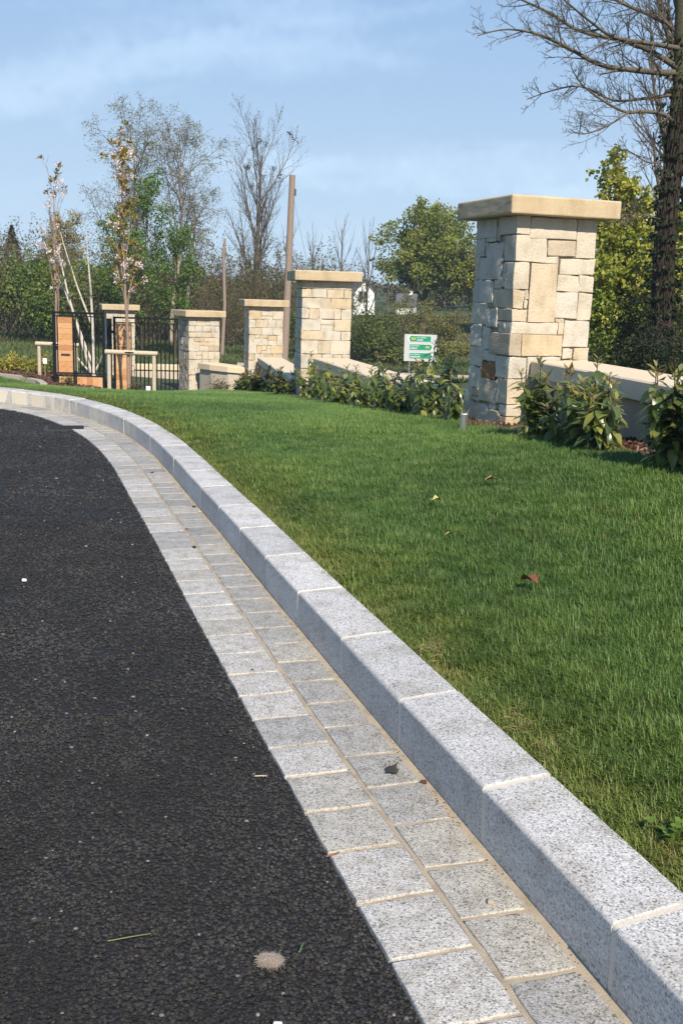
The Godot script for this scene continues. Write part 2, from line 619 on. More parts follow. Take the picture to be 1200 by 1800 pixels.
func build_kerb() -> void:
	var root := setting("kerb")
	var pitch := 0.603
	var joint := 0.014
	var s0 := nearest_s(Vector2(0.372, -2.455)) - 5 * pitch
	var r := rnd(3)
	var k := 0
	while s0 + (k + 1) * pitch < line.size() * STEP - 5.0:
		var a := s0 + k * pitch
		var dy := r.randf_range(-0.002, 0.002)
		var dx := r.randf_range(-0.002, 0.002)
		var prof := PackedVector2Array([Vector2(dx + 0.003, -0.08)])
		var rad := r.randf_range(0.010, 0.015)
		for q in 5:
			var t := PI * 0.5 * q / 4.0
			prof.append(Vector2(dx + rad - cos(t) * rad, KERB_H + dy - rad + sin(t) * rad))
		prof.append(Vector2(dx + KERB_W * 0.5, KERB_H + dy + 0.0015))
		prof.append(Vector2(dx + KERB_W - 0.008, KERB_H + dy))
		prof.append(Vector2(dx + KERB_W, KERB_H + dy - 0.008))
		prof.append(Vector2(dx + KERB_W, -0.08))
		var mb := MB.new()
		sweep(mb, prof, a + joint * 0.5, a + pitch - joint * 0.5, 3, 0.004)
		part("kerb_stone", mb.mesh(), M["granite%d" % r.randi_range(0, 3)], root)
		k += 1
	var mb2 := MB.new()
	var rad2 := 0.013
	var pr := PackedVector2Array([Vector2(0.006, -0.07)])
	for q in 5:
		var t := PI * 0.5 * q / 4.0
		pr.append(Vector2(0.002 + rad2 - cos(t) * rad2, KERB_H - 0.002 - rad2 + sin(t) * rad2))
	pr.append(Vector2(KERB_W - 0.01, KERB_H - 0.002))
	pr.append(Vector2(KERB_W - 0.006, -0.07))
	sweep(mb2, pr, s0, s0 + k * pitch, k * 2, 0.0)
	part("mortar", mb2.mesh(), M.kerb_mortar, root)

func sett_mesh(s0: float, s1: float, o0: float, o1: float, r: RandomNumberGenerator) -> ArrayMesh:
	# a cropped granite sett with rounded arrises and a slightly uneven riven top
	var mb := MB.new()
	var ts := [0.0, 0.022, 0.27, 0.5, 0.73, 0.978, 1.0]
	var tilt := Vector2(r.randf_range(-0.0013, 0.0013), r.randf_range(-0.0013, 0.0013))
	var lift := r.randf_range(0.0040, 0.0052)
	var seed_at := Vector2(r.randf() * 400, r.randf() * 400)
	var skew := r.randf_range(-0.005, 0.005)
	var g := []
	for i in 7:
		var row := PackedVector3Array()
		for j in 7:
			var edge := i == 0 or i == 6 or j == 0 or j == 6
			var wob := rough_noise.get_noise_2d(seed_at.x + i * 9.0, seed_at.y + j * 9.0)
			var uu: float = lerpf(s0, s1, ts[i]) + skew * (ts[j] - 0.5) + (wob * 0.004 if edge else 0.0)
			var vv: float = lerpf(o0, o1, ts[j]) + (rough_noise.get_noise_2d(seed_at.y + i * 9.0, seed_at.x + j * 9.0) * 0.004 if edge else 0.0)
			var y: float = lift + tilt.x * (ts[i] - 0.5) * 2.0 + tilt.y * (ts[j] - 0.5) * 2.0 + wob * 0.003
			if edge:
				y -= 0.003
			row.append(v3(along(uu + vv * skew, vv), y))
		g.append(row)
	for i in 6:
		for j in 6:
			mb.quad(g[i][j], g[i + 1][j], g[i + 1][j + 1], g[i][j + 1])
	var dn := Vector3(0, -0.05, 0)
	for i in 6:
		mb.quad(g[i][0] + dn, g[i + 1][0] + dn, g[i + 1][0], g[i][0])
		mb.quad(g[i + 1][6] + dn, g[i][6] + dn, g[i][6], g[i + 1][6])
		mb.quad(g[0][i + 1] + dn, g[0][i] + dn, g[0][i], g[0][i + 1])
		mb.quad(g[6][i] + dn, g[6][i + 1] + dn, g[6][i + 1], g[6][i])
	mb.smooth()
	return mb.mesh()

func build_setts() -> void:
	var root := setting("sett_channel")
	var r := rnd(4)
	var near := nearest_s(Vector2(0.6, -1.8))
	for row in 2:
		var s: float = near - 2.0 + (0.09 if row else 0.0)
		while s < near + 15.5:
			var l := r.randf_range(0.188, 0.212)
			var g := r.randf_range(0.010, 0.014)
			var mesh := sett_mesh(s, s + l, -0.178 if row else -0.385, -0.016 if row else -0.192, r)
			# the row beside the kerb is darker and more mixed
			var tone: int = [0, 0, 2, 1, 0, 2][r.randi_range(0, 5)] if row == 0 else [1, 2, 1, 3, 1, 2][r.randi_range(0, 5)]
			part("sett", mesh, M["sett%d" % tone], root)
			s += l + g
	var mb := MB.new()
	var pr := PackedVector2Array([Vector2(-0.372, -0.05), Vector2(-0.37, -0.002), Vector2(-0.2, 0.0006), Vector2(-0.17, 0.0006), Vector2(-0.03, 0.0006), Vector2(-0.012, 0.004), Vector2(0.01, 0.006)])
	sweep(mb, pr, near - 2.5, line.size() * STEP - 1.0, 200, 0.0)
	part("mortar_bed", mb.mesh(), M.mortar, root)

func build_road() -> void:
	var poly := PackedVector2Array()
	for k in range(0, line.size(), 4):
		poly.append(along(k * STEP, -0.37))
	var last := poly[poly.size() - 1]
	poly.append_array(PackedVector2Array([last + Vector2(-40, 0), Vector2(-64, 14), Vector2(4, 14)]))
	var tr := Geometry2D.triangulate_polygon(poly)
	var mb := MB.new()
	for p in poly:
		mb.vert(v3(p, -0.008), Vector3.UP)
	for t in range(0, tr.size(), 3):
		var a := poly[tr[t]]
		var b := poly[tr[t + 1]]
		var d := poly[tr[t + 2]]
		var flip := (b - a).cross(d - a) < 0
		mb.ix.append_array(PackedInt32Array([tr[t], tr[t + 2] if flip else tr[t + 1], tr[t + 1] if flip else tr[t + 2]]))
	struct("road", mb.mesh(), M.tar)
	# the stones of the open textured asphalt, near enough to be seen singly but far too many to count
	var r := rnd(5)
	var chip := MB.new()
	var ico := []
	for k in 12:
		var y := 1.0 - 2.0 * (k + 0.5) / 12
		var a := k * 2.39996
		ico.append(Vector3(sqrt(1 - y * y) * cos(a), y, sqrt(1 - y * y) * sin(a)))
	var s := SphereMesh.new()
	s.radial_segments = 5
	s.rings = 2
	s.radius = 0.5
	s.height = 1.0
	var arr := s.get_mesh_arrays()
	var vs: PackedVector3Array = arr[Mesh.ARRAY_VERTEX]
	for t in range(0, arr[Mesh.ARRAY_INDEX].size(), 3):
		var q := []
		for e in 3:
			var p: Vector3 = vs[arr[Mesh.ARRAY_INDEX][t + e]]
			q.append(p * (1.0 + 0.5 * rough_noise.get_noise_3d(p.x * 60, p.y * 60 + 7, p.z * 60)))
		if (q[1] - q[0]).cross(q[2] - q[0]).length() > 1e-5:
			chip.tri(q[0], q[1], q[2])
	var xf: Array[Transform3D] = []
	var cols := PackedColorArray()
	var bands := [[0.9, 3.2, 12000.0, 0.0088], [3.2, 6.0, 5600.0, 0.0115], [6.0, 13.5, 1400.0, 0.017]]
	for b in bands:
		var n := int((b[1] - b[0]) * 8.0 * b[2])
		var u0 := nearest_s(Vector2(0.6, -1.8))
		for k in n:
			var z: float = -r.randf_range(b[0], b[1])
			var w: float = -z * 0.36 + 0.3
			var x := r.randf_range(-w, w)
			if r.randf() > w * 2.0 / 8.0:
				continue
			var p := Vector2(x, z)
			var d := side_of(p)
			if d > -0.380 + rough_noise.get_noise_2d(x * 260.0, z * 260.0) * 0.016:
				continue
			var sz: float = b[3] * r.randf_range(0.55, 1.25)
			var bs := Basis(any_dir(r), r.randf() * TAU).scaled(Vector3(sz * r.randf_range(0.9, 1.5), sz * r.randf_range(0.55, 0.8), sz))
			var patch := 1.0 + 0.35 * rough_noise.get_noise_2d(x * 14.0, z * 14.0) + 0.3 * rough_noise.get_noise_2d(x * 45.0, z * 45.0) + 0.45 * clampf(1.0 - (-0.38 - d) / 0.12, 0.0, 1.0) * r.randf()
			xf.append(Transform3D(bs, Vector3(x, -0.006 + r.randf_range(-0.003, 0.0035), z)))
			var t := r.randf_range(0.016, 0.041) * patch
			var warm := r.randf_range(0.98, 1.10)
			if r.randf() < 0.005:
				t = r.randf_range(0.08, 0.20)
			elif r.randf() < 0.006:
				warm = 1.5
				t *= 1.5
			cols.append(Color(t * warm, t, t / maxf(warm, 0.96)))
	var chip_mesh := chip.mesh()
	scatter("asphalt_chippings", chip_mesh, M.chip, xf, cols, self)
	build_grit(chip_mesh)

func build_grit(chip: ArrayMesh) -> void:                    # soil and grit washed into the gutter
	var r := rnd(15)
	var near := nearest_s(Vector2(0.6, -1.8))
	var xf: Array[Transform3D] = []
	var cols := PackedColorArray()
	for k in 2600:
		var s := near + r.randf_range(-1.0, 12.0)
		var bank := clampf(rough_noise.get_noise_1d(s * 40.0) * 1.6 + 0.35, 0.03, 1.0)
		if r.randf() > bank:
			continue
		var off := -absf(r.randfn(0.0, 0.012)) - 0.002 if r.randf() < 0.72 else -r.randf_range(0.0, 0.385)
		var p := along(s, off)
		var sz := r.randf_range(0.0012, 0.0048)
		xf.append(Transform3D(Basis(any_dir(r), r.randf() * TAU).scaled(Vector3(sz * 1.3, sz * 0.7, sz)), v3(p, 0.005 + sz * 0.2)))
		var t := r.randf_range(0.4, 1.3)
		cols.append(Color(0.10 * t, 0.07 * t, 0.045 * t) if r.randf() < 0.75 else Color(0.32 * t, 0.27 * t, 0.20 * t))
	scatter("gutter_grit", chip, M.chip, xf, cols, self)

var side_cache := {}

func side_of(p: Vector2) -> float:                           # signed distance to the kerb line, positive on the lawn
	var key := Vector2i((p * 2.0).round())
	if not side_cache.has(key):
		var best := 0
		for k in line.size():
			if line[k].distance_squared_to(Vector2(key) * 0.5) < line[best].distance_squared_to(Vector2(key) * 0.5):
				best = k
		side_cache[key] = best
	var g: int = side_cache[key]
	var bk := g
	var bd := 1e9
	for k in range(maxi(0, g - 8), mini(line.size(), g + 9)):
		var q := line[k].distance_squared_to(p)
		if q < bd:
			bd = q
			bk = k
	var a := heading[bk]
	return (p - line[bk]).dot(Vector2(cos(a), -sin(a)))

func build_ground() -> void:
	var st := PackedFloat32Array()
	var total := (line.size() - 1) * STEP
	var s := 0.0
	while s < total:
		st.append(s)
		s += 0.3
	st.append(total)
	var offs := PackedFloat32Array([0.203, 0.26, 0.4, 0.6, 0.85])
	var o := 1.2
	while o < 26.0:
		offs.append(o)
		o += 0.4
	while o < 420.0:
		offs.append(o)
		o *= 1.12
	var mb := MB.new()
	for k in st.size():
		for f in offs:
			var p := along(st[k], f)
			var h := ground(p.x, p.y)
			var e := 0.35
			var nn := Vector3(ground(p.x - e, p.y) - ground(p.x + e, p.y), 2 * e, ground(p.x, p.y - e) - ground(p.x, p.y + e)).normalized()
			mb.vert(v3(p, lerpf(0.12, h, smoothstep(0.2, 0.6, f))), nn)
	var w := offs.size()
	for k in st.size() - 1:
		for j in w - 1:
			var a := k * w + j
			mb.ix.append_array(PackedInt32Array([a, a + w, a + w + 1, a, a + w + 1, a + 1]))
	struct("ground", mb.mesh(), M.soil)

var lawn := PackedVector2Array()

func build_lawn() -> void:
	var edge := [Vector2(2.7, -1.0), Vector2(2.15, -3.9), Vector2(1.9, -5.7), Vector2(1.78, -6.6), Vector2(1.58, -7.7), Vector2(1.3, -8.75), Vector2(1.06, -9.4), Vector2(0.6, -11.5), Vector2(-0.04, -14.0), Vector2(-0.72, -16.3), Vector2(-2.05, -21.0), Vector2(-2.9, -23.6), Vector2(-3.9, -24.5), Vector2(-5.4, -24.5), Vector2(-6.9, -24.0), Vector2(-8.5, -25.9), Vector2(-11.5, -26.4), Vector2(-16.0, -25.5)]
	var total := (line.size() - 1) * STEP
	var s := 2.0
	while s < total - 1.0:
		lawn.append(along(s, 0.2))
		s += 0.3
	for k in range(edge.size() - 1, -1, -1):
		lawn.append(edge[k])
	# one tuft: a couple of dozen bent blades
	var r := rnd(6)
	var tufts := []
	for v in 3:
		var mb := MB.new()
		for k in 22:
			var a := r.randf() * TAU
			var q := Vector3(cos(a), 0, sin(a)) * sqrt(r.randf()) * 0.05
			var b := a + r.randfn(0.0, 0.9)
			var lean := Vector3(cos(b), 0, sin(b))
			var sd := Vector3(-sin(b), 0, cos(b))
			var h := r.randf_range(0.026, 0.064)
			var bend := r.randf_range(0.15, 1.15)
			var w := r.randf_range(0.0009, 0.0016)
			var m1 := q + Vector3(0, h * 0.55, 0) + lean * h * bend * 0.28
			var tip := q + Vector3(0, h * (1.0 - 0.45 * bend * bend * 0.8), 0) + lean * h * bend
			var nn := (lean * -1.0 + Vector3.UP * bend).normalized()
			var g := r.randf_range(0.75, 1.25)
			mb.col = Color(g * r.randf_range(0.85, 1.15), g, g * 0.95)
			var i0 := mb.vert(q - sd * w, nn)
			mb.vert(q + sd * w, nn)
			mb.vert(m1 - sd * w * 0.9, nn)
			mb.vert(m1 + sd * w * 0.9, nn)
			mb.vert(tip, (nn + Vector3.UP * 0.5).normalized())
			mb.ix.append_array(PackedInt32Array([i0, i0 + 3, i0 + 1, i0, i0 + 2, i0 + 3, i0 + 2, i0 + 4, i0 + 3]))
		tufts.append(mb.mesh())
	var names := ["lawn_grass", "lawn_grass", "lawn_grass"]
	for v in 3:
		var xf: Array[Transform3D] = []
		var cols := PackedColorArray()
		var bands := [[1.2, 4.0, 2000.0], [4.0, 8.0, 1150.0], [8.0, 15.0, 420.0], [15.0, 28.0, 160.0]]
		for b in bands:
			var n := int((b[1] - b[0]) * 22.0 * b[2])
			for k in n:
				var z: float = -r.randf_range(b[0], b[1])
				var x := r.randf_range(-11.0, 11.0)
				if absf(x) > -z * 0.36 + 1.6:
					continue
				var p := Vector2(x, z)
				if not Geometry2D.is_point_in_polygon(p, lawn):
					continue
				var d := side_of(p)
				var big := rough_noise.get_noise_2d(x * 7.0, z * 7.0)
				var fine := rough_noise.get_noise_2d(x * 60.0 + 90, z * 60.0)
				# thin, dry strip along the kerb
				var dry := clampf(1.0 - (d - 0.2) / (0.16 + 0.22 * maxf(0.0, fine + 0.3)), 0.0, 1.0)
				if dry > 0.35 and fine > 0.25 and r.randf() < 0.6:
					continue
				var far: float = clampf((-z - 4.0) / 16.0, 0.0, 1.0)
				var sc := r.randf_range(0.75, 1.25) * (1.0 + 0.22 * big)
				var wide := sc * (1.0 + far * 1.2)
				var bs := Basis(Vector3.UP, r.randf() * TAU).scaled(Vector3(wide, sc * (1.0 - 0.3 * dry) * (1.08 + 0.1 * fine), wide))
				var y := ground(x, z)
				if d < 0.6:
					y = lerpf(0.12, y, smoothstep(0.2, 0.6, d))
				xf.append(Transform3D(bs, Vector3(x, y - 0.004, z)))
				var edge2 := clampf(1.0 - (d - 0.2) / 0.55, 0.0, 1.0)
				var g := Color(0.115, 0.21, 0.047) * (1.0 + 0.38 * big + 0.25 * fine)
				g = g.lerp(Color(0.195, 0.24, 0.05), clampf(0.3 * fine + 0.35 * big + 0.5 * dry + 0.55 * edge2 + 0.1, 0, 1))
				if r.randf() < 0.035 + 0.5 * dry * clampf(0.4 + fine * 1.5, 0.0, 1.0):
					g = g.lerp(Color(0.30, 0.23, 0.10), r.randf_range(0.3, 0.8))
				cols.append(Color(g.r, g.g, g.b))
		scatter(names[v], tufts[v], M.grass, xf, cols, self)
	# rougher pale grass on the banks beyond the wall and beside the far road
	var xf2: Array[Transform3D] = []
	var c2 := PackedColorArray()
	for k in 60000:
		var z := -r.randf_range(24.0, 80.0)
		var x := r.randf_range(-0.42, 0.42) * -z
		if absf(z + 36.0 + 0.05 * x) < 4.6 and x > -6.0:
			continue
		if Geometry2D.is_point_in_polygon(Vector2(x, z), lawn):
			continue
		if x > -8.0 and x < 3.0 and z > -31.0 and x < wall_x(z) + 1.0:
			continue
		if z > -31.0 and x < -5.5 and x > -14.0:
			continue
		var t := r.randf()
		var sc := r.randf_range(2.2, 4.0) * (1.0 if z > -45 else 1.7)
		xf2.append(Transform3D(Basis(Vector3.UP, r.randf() * TAU).scaled(Vector3(sc * 1.6, sc, sc * 1.6)), on(x, z, -0.02)))
		var g := Color(0.10, 0.15, 0.04).lerp(Color(0.24, 0.21, 0.11), clampf(t * 0.6 + 0.5 * rough_noise.get_noise_2d(x * 6.0, z * 6.0) + (0.35 if z < -46 and x > 0 else -0.1), 0, 1))
		c2.append(g)
	scatter("verge_grass", tufts[0], M.grass, xf2, c2, self)

func wall_x(z: float) -> float:
	return 1.6 + 0.2435 * (z + 9.25)

func strip(mb: MB, a: PackedVector2Array, b: PackedVector2Array, up: float) -> void:
	for k in a.size() - 1:
		mb.quad(on(a[k].x, a[k].y, up), on(a[k + 1].x, a[k + 1].y, up), on(b[k + 1].x, b[k + 1].y, up), on(b[k].x, b[k].y, up))

func chips_on(called: String, poly: PackedVector2Array, n: int, z0: float, z1: float, x0: float, x1: float, r: RandomNumberGenerator, size: float) -> void:
	var chip := MB.new()
	chip.box(Vector3.ZERO, Basis.IDENTITY, Vector3(1, 0.16, 0.28))
	var xf: Array[Transform3D] = []
	var cols := PackedColorArray()
	for k in n:
		var p := Vector2(r.randf_range(x0, x1), r.randf_range(z0, z1))
		if not Geometry2D.is_point_in_polygon(p, poly):
			continue
		var sz := size * r.randf_range(0.4, 1.3)
		var bs := Basis(Vector3(r.randf_range(-1, 1), r.randf_range(-1, 1) * 3.0, r.randf_range(-1, 1)).normalized(), r.randf() * TAU) * Basis.from_scale(Vector3(sz, sz, sz * r.randf_range(0.6, 1.3)))
		xf.append(Transform3D(bs, on(p.x, p.y, 0.015 + r.randf() * 0.02)))
		var t := r.randf_range(0.5, 1.5)
		cols.append(Color(0.085 * t, 0.04 * t, 0.027 * t) if r.randf() < 0.8 else Color(0.16 * t, 0.10 * t, 0.07 * t))
	scatter(called, chip.mesh(), M.mulch, xf, cols, self)

func build_beds() -> void:
	var r := rnd(7)
	var inner := PackedVector2Array([Vector2(2.62, -1.0), Vector2(2.08, -3.9), Vector2(1.84, -5.7), Vector2(1.72, -6.6), Vector2(1.52, -7.7), Vector2(1.24, -8.75), Vector2(1.0, -9.4), Vector2(0.54, -11.5), Vector2(-0.1, -14.0), Vector2(-0.78, -16.3), Vector2(-2.1, -21.0), Vector2(-2.95, -23.6), Vector2(-3.6, -24.4)])
	var outer := PackedVector2Array()
	for p in inner:
		outer.append(Vector2(wall_x(p.y) + 0.1, p.y + 0.1))
	outer[12] = Vector2(-3.0, -24.6)
	outer[11] = Vector2(-2.4, -24.0)
	var mb := MB.new()
	var ia := PackedVector2Array()
	var oa := PackedVector2Array()
	for k in inner.size() - 1:
		for j in 6:
			ia.append(inner[k].lerp(inner[k + 1], j / 6.0))
			oa.append(outer[k].lerp(outer[k + 1], j / 6.0))
	var ma := PackedVector2Array()
	for k in ia.size():
		ma.append(ia[k].lerp(oa[k], 0.5))
	strip(mb, ia, ma, 0.014)
	strip(mb, ma, oa, 0.014)
	struct("mulch_bed", mb.mesh(), M.mulch_bed)
	var poly := ia.duplicate()
	for k in range(oa.size() - 1, -1, -1):
		poly.append(oa[k])
	chips_on("bark_mulch", poly, 42000, -17.0, -4.0, -1.5, 3.0, r, 0.055)
	# the bed at the far left, with a pale stone edging
	var bed := PackedVector2Array([Vector2(-6.95, -24.1), Vector2(-7.3, -25.0), Vector2(-8.5, -26.1), Vector2(-11.5, -26.6), Vector2(-16, -26.0), Vector2(-16, -29.2), Vector2(-11, -30), Vector2(-8.4, -29.0), Vector2(-6.6, -28.6), Vector2(-5.9, -26.5), Vector2(-5.9, -25.0), Vector2(-6.4, -24.2)])
	var tr := Geometry2D.triangulate_polygon(bed)
	var mb2 := MB.new()
	for t in range(0, tr.size(), 3):
		var a := bed[tr[t]]
		var b := bed[tr[t + 1]]
		var d := bed[tr[t + 2]]
		if (b - a).cross(d - a) < 0:
			var e := b
			b = d
			d = e
		var div := 5
		for i in div:
			for j in div - i:
				var f := func(u, w): return on((a + (b - a) * u / div + (d - a) * w / div).x, (a + (b - a) * u / div + (d - a) * w / div).y, 0.03)
				mb2.tri(f.call(i, j), f.call(i + 1, j), f.call(i, j + 1))
				if i + j < div - 1:
					mb2.tri(f.call(i + 1, j), f.call(i + 1, j + 1), f.call(i, j + 1))
	struct("mulch_bed", mb2.mesh(), M.mulch_bed)
	chips_on("bark_mulch", bed, 9000, -30.0, -24.0, -12.0, -5.9, r, 0.1)
	var edging := setting("edging")
	var e := [Vector2(-6.85, -24.0), Vector2(-7.2, -24.85), Vector2(-7.75, -25.45), Vector2(-8.5, -25.95), Vector2(-9.4, -26.2), Vector2(-10.4, -26.4), Vector2(-11.4, -26.5), Vector2(-12.5, -26.5)]
	for k in e.size() - 1:
		var a: Vector2 = e[k]
		var b: Vector2 = e[k + 1]
		var m := (a + b) * 0.5
		var mb3 := MB.new()
		mb3.box(Vector3(0, 0.0, 0), Basis.IDENTITY, Vector3(a.distance_to(b) - 0.02, 0.16, 0.16))
		var o := part("edging_stone", mb3.mesh(), M.path_stone, edging)
		o.position = on(m.x, m.y, 0.03)
		o.rotation = Vector3(0, -(b - a).angle(), 0)
	# the public road beyond the wall
	var ca := PackedVector2Array()
	for k in 30:
		var x := -4.0 + k * 2.5
		ca.append(Vector2(x, -36.0 - 0.05 * x))
	for e2 in [["main_road", -3.2, 3.2, 0.05, M.far_road], ["edge_line", -2.75, -2.62, 0.056, M.white_paint], ["edge_line", 2.62, 2.75, 0.056, M.white_paint], ["verge_kerb", -3.5, -3.2, 0.14, M.path_stone], ["verge_kerb", 3.2, 3.5, 0.12, M.path_stone]]:
		var mb4 := MB.new()
		var lo := PackedVector2Array()
		var hi := PackedVector2Array()
		for p in ca:
			lo.append(p + Vector2(0, e2[1]))
			hi.append(p + Vector2(0, e2[2]))
		strip(mb4, lo, hi, e2[3])
		if e2[0] == "verge_kerb":
			for k in lo.size() - 1:
				for w in [lo, hi]:
					mb4.quad(on(w[k].x, w[k].y, e2[3]), on(w[k + 1].x, w[k + 1].y, e2[3]), on(w[k + 1].x, w[k + 1].y, -0.1), on(w[k].x, w[k].y, -0.1))
		struct(e2[0], mb4.mesh(), e2[4])

# ---------------------------------------------------------------- stone pillars and walls
func stone_mesh(s: Vector3, rad: float, amp: float, cells: int, sd: float, crook := 0.0) -> ArrayMesh:
	# a hand dressed block: rounded arrises, uneven faces, drawn round its own centre
	var mb := MB.new()
	var h := s * 0.5
	rad = minf(rad, minf(h.x, minf(h.y, h.z)) * 0.6)
	for f in 6:
		var ax := f / 2
		var sg := 1.0 if f % 2 == 0 else -1.0
		var ux := (ax + 1) % 3
		var vx := (ax + 2) % 3
		var tu := PackedFloat32Array([-h[ux]])
		var tv := PackedFloat32Array([-h[vx]])
		for k in cells + 1:
			tu.append(lerpf(-h[ux] + rad, h[ux] - rad, float(k) / cells))
			tv.append(lerpf(-h[vx] + rad, h[vx] - rad, float(k) / cells))
		tu.append(h[ux])
		tv.append(h[vx])
		var m := tu.size()
		var k0 := mb.v.size()
		for i in m:
			for j in m:
				var p := Vector3.ZERO
				p[ax] = h[ax] * sg
				p[ux] = tu[i]
				p[vx] = tv[j]
				var inner := p.clamp(-h + Vector3.ONE * rad, h - Vector3.ONE * rad)
				var d := (p - inner).normalized()
				var w := 0.8 * rough_noise.get_noise_3d(p.x * 150 + sd, p.y * 150 - sd, p.z * 150 + sd * 0.5) + 0.75 * rough_noise.get_noise_3d(p.x * 330 + sd, p.y * 330, p.z * 330 - sd)
				mb.vert(inner + d * (rad + w * amp), d)
		for i in m - 1:
			for j in m - 1:
				var a := k0 + i * m + j
				if sg > 0:
					mb.ix.append_array(PackedInt32Array([a, a + 1, a + m + 1, a, a + m + 1, a + m]))
				else:
					mb.ix.append_array(PackedInt32Array([a, a + m + 1, a + 1, a, a + m, a + m + 1]))
	if crook > 0.0:                                          # no corner of a hand cut stone is quite square
		var q := PackedFloat32Array()
		for k in 8:
			q.append(crook * clampf(2.0 * rough_noise.get_noise_2d(sd * 7.0 + k * 31.0, sd * 3.0 - k * 17.0), -1.0, 1.0))
		for i in mb.v.size():
			var p := mb.v[i]
			var a := clampf(p.x / s.x + 0.5, 0, 1)
			var b := clampf(p.y / s.y + 0.5, 0, 1)
			p.x += lerpf(lerpf(q[0], q[1], a), lerpf(q[2], q[3], a), b)
			p.y += lerpf(lerpf(q[4], q[5], a), lerpf(q[6], q[7], a), b)
			mb.v[i] = p
	mb.smooth()
	return mb.mesh()

func slice(rect: Rect2, r: RandomNumberGenerator, out: Array) -> void:
	var w := rect.size.x
	var h := rect.size.y
	if w < 0.01 or h < 0.01:
		return
	var across := w > h * r.randf_range(0.9, 2.0)
	if (w < 0.30 and h < 0.17) or (w < 0.2 and h < 0.26 and r.randf() < 0.5) or w < 0.09 or h < 0.07:
		out.append(rect)
		return
	var t := r.randf_range(0.3, 0.7)
	if across and w > 0.14:
		slice(Rect2(rect.position, Vector2(w * t, h)), r, out)
		slice(Rect2(rect.position + Vector2(w * t, 0), Vector2(w * (1 - t), h)), r, out)
	elif h > 0.11:
		slice(Rect2(rect.position, Vector2(w, h * t)), r, out)
		slice(Rect2(rect.position + Vector2(0, h * t), Vector2(w, h * (1 - t))), r, out)
	else:
		out.append(rect)

func face_point(face: int, u: float, v: float, s: float) -> Vector3:   # face 0 front, 1 right, 2 back, 3 left, u from its left end
	var q := Vector3(u - s * 0.5, v, s * 0.5)
	return q.rotated(Vector3.UP, face * PI * 0.5)

func lay(root: Node3D, face: int, rect: Rect2, deep: float, side_left: float, side_right: float, s: float, tone: int, r: RandomNumberGenerator, cells: int) -> void:
	# one stone on a face; side_left/right: how far it returns round the corner there (0 = not a corner stone)
	var g := 0.0032
	var out := r.randf_range(0.001, 0.011)
	var d := deep
	if side_left > 0:
		d = side_left
	if side_right > 0:
		d = side_right
	var x0 := rect.position.x + (g if side_left == 0 else -out)
	var x1 := rect.end.x - (g if side_right == 0 else -out)
	var size := Vector3(x1 - x0, rect.size.y - 2 * g, d + out)
	var mesh := stone_mesh(size, r.randf_range(0.003, 0.008), 0.015 if face != 0 else 0.007, cells + (2 if face != 0 and cells > 3 else 0), r.randf() * 900.0, 0.006)
	var o := part("stone", mesh, M["stone%d" % tone], root)
	var c := Vector3((x0 + x1) * 0.5 - s * 0.5, rect.position.y + rect.size.y * 0.5, s * 0.5 + out - size.z * 0.5)
	o.position = c.rotated(Vector3.UP, face * PI * 0.5)
	o.rotation.y = face * PI * 0.5

func cap_mesh(w: float, t: float) -> ArrayMesh:
	return stone_mesh(Vector3(w, t, w), 0.012, 0.0022, 16, 3.0)

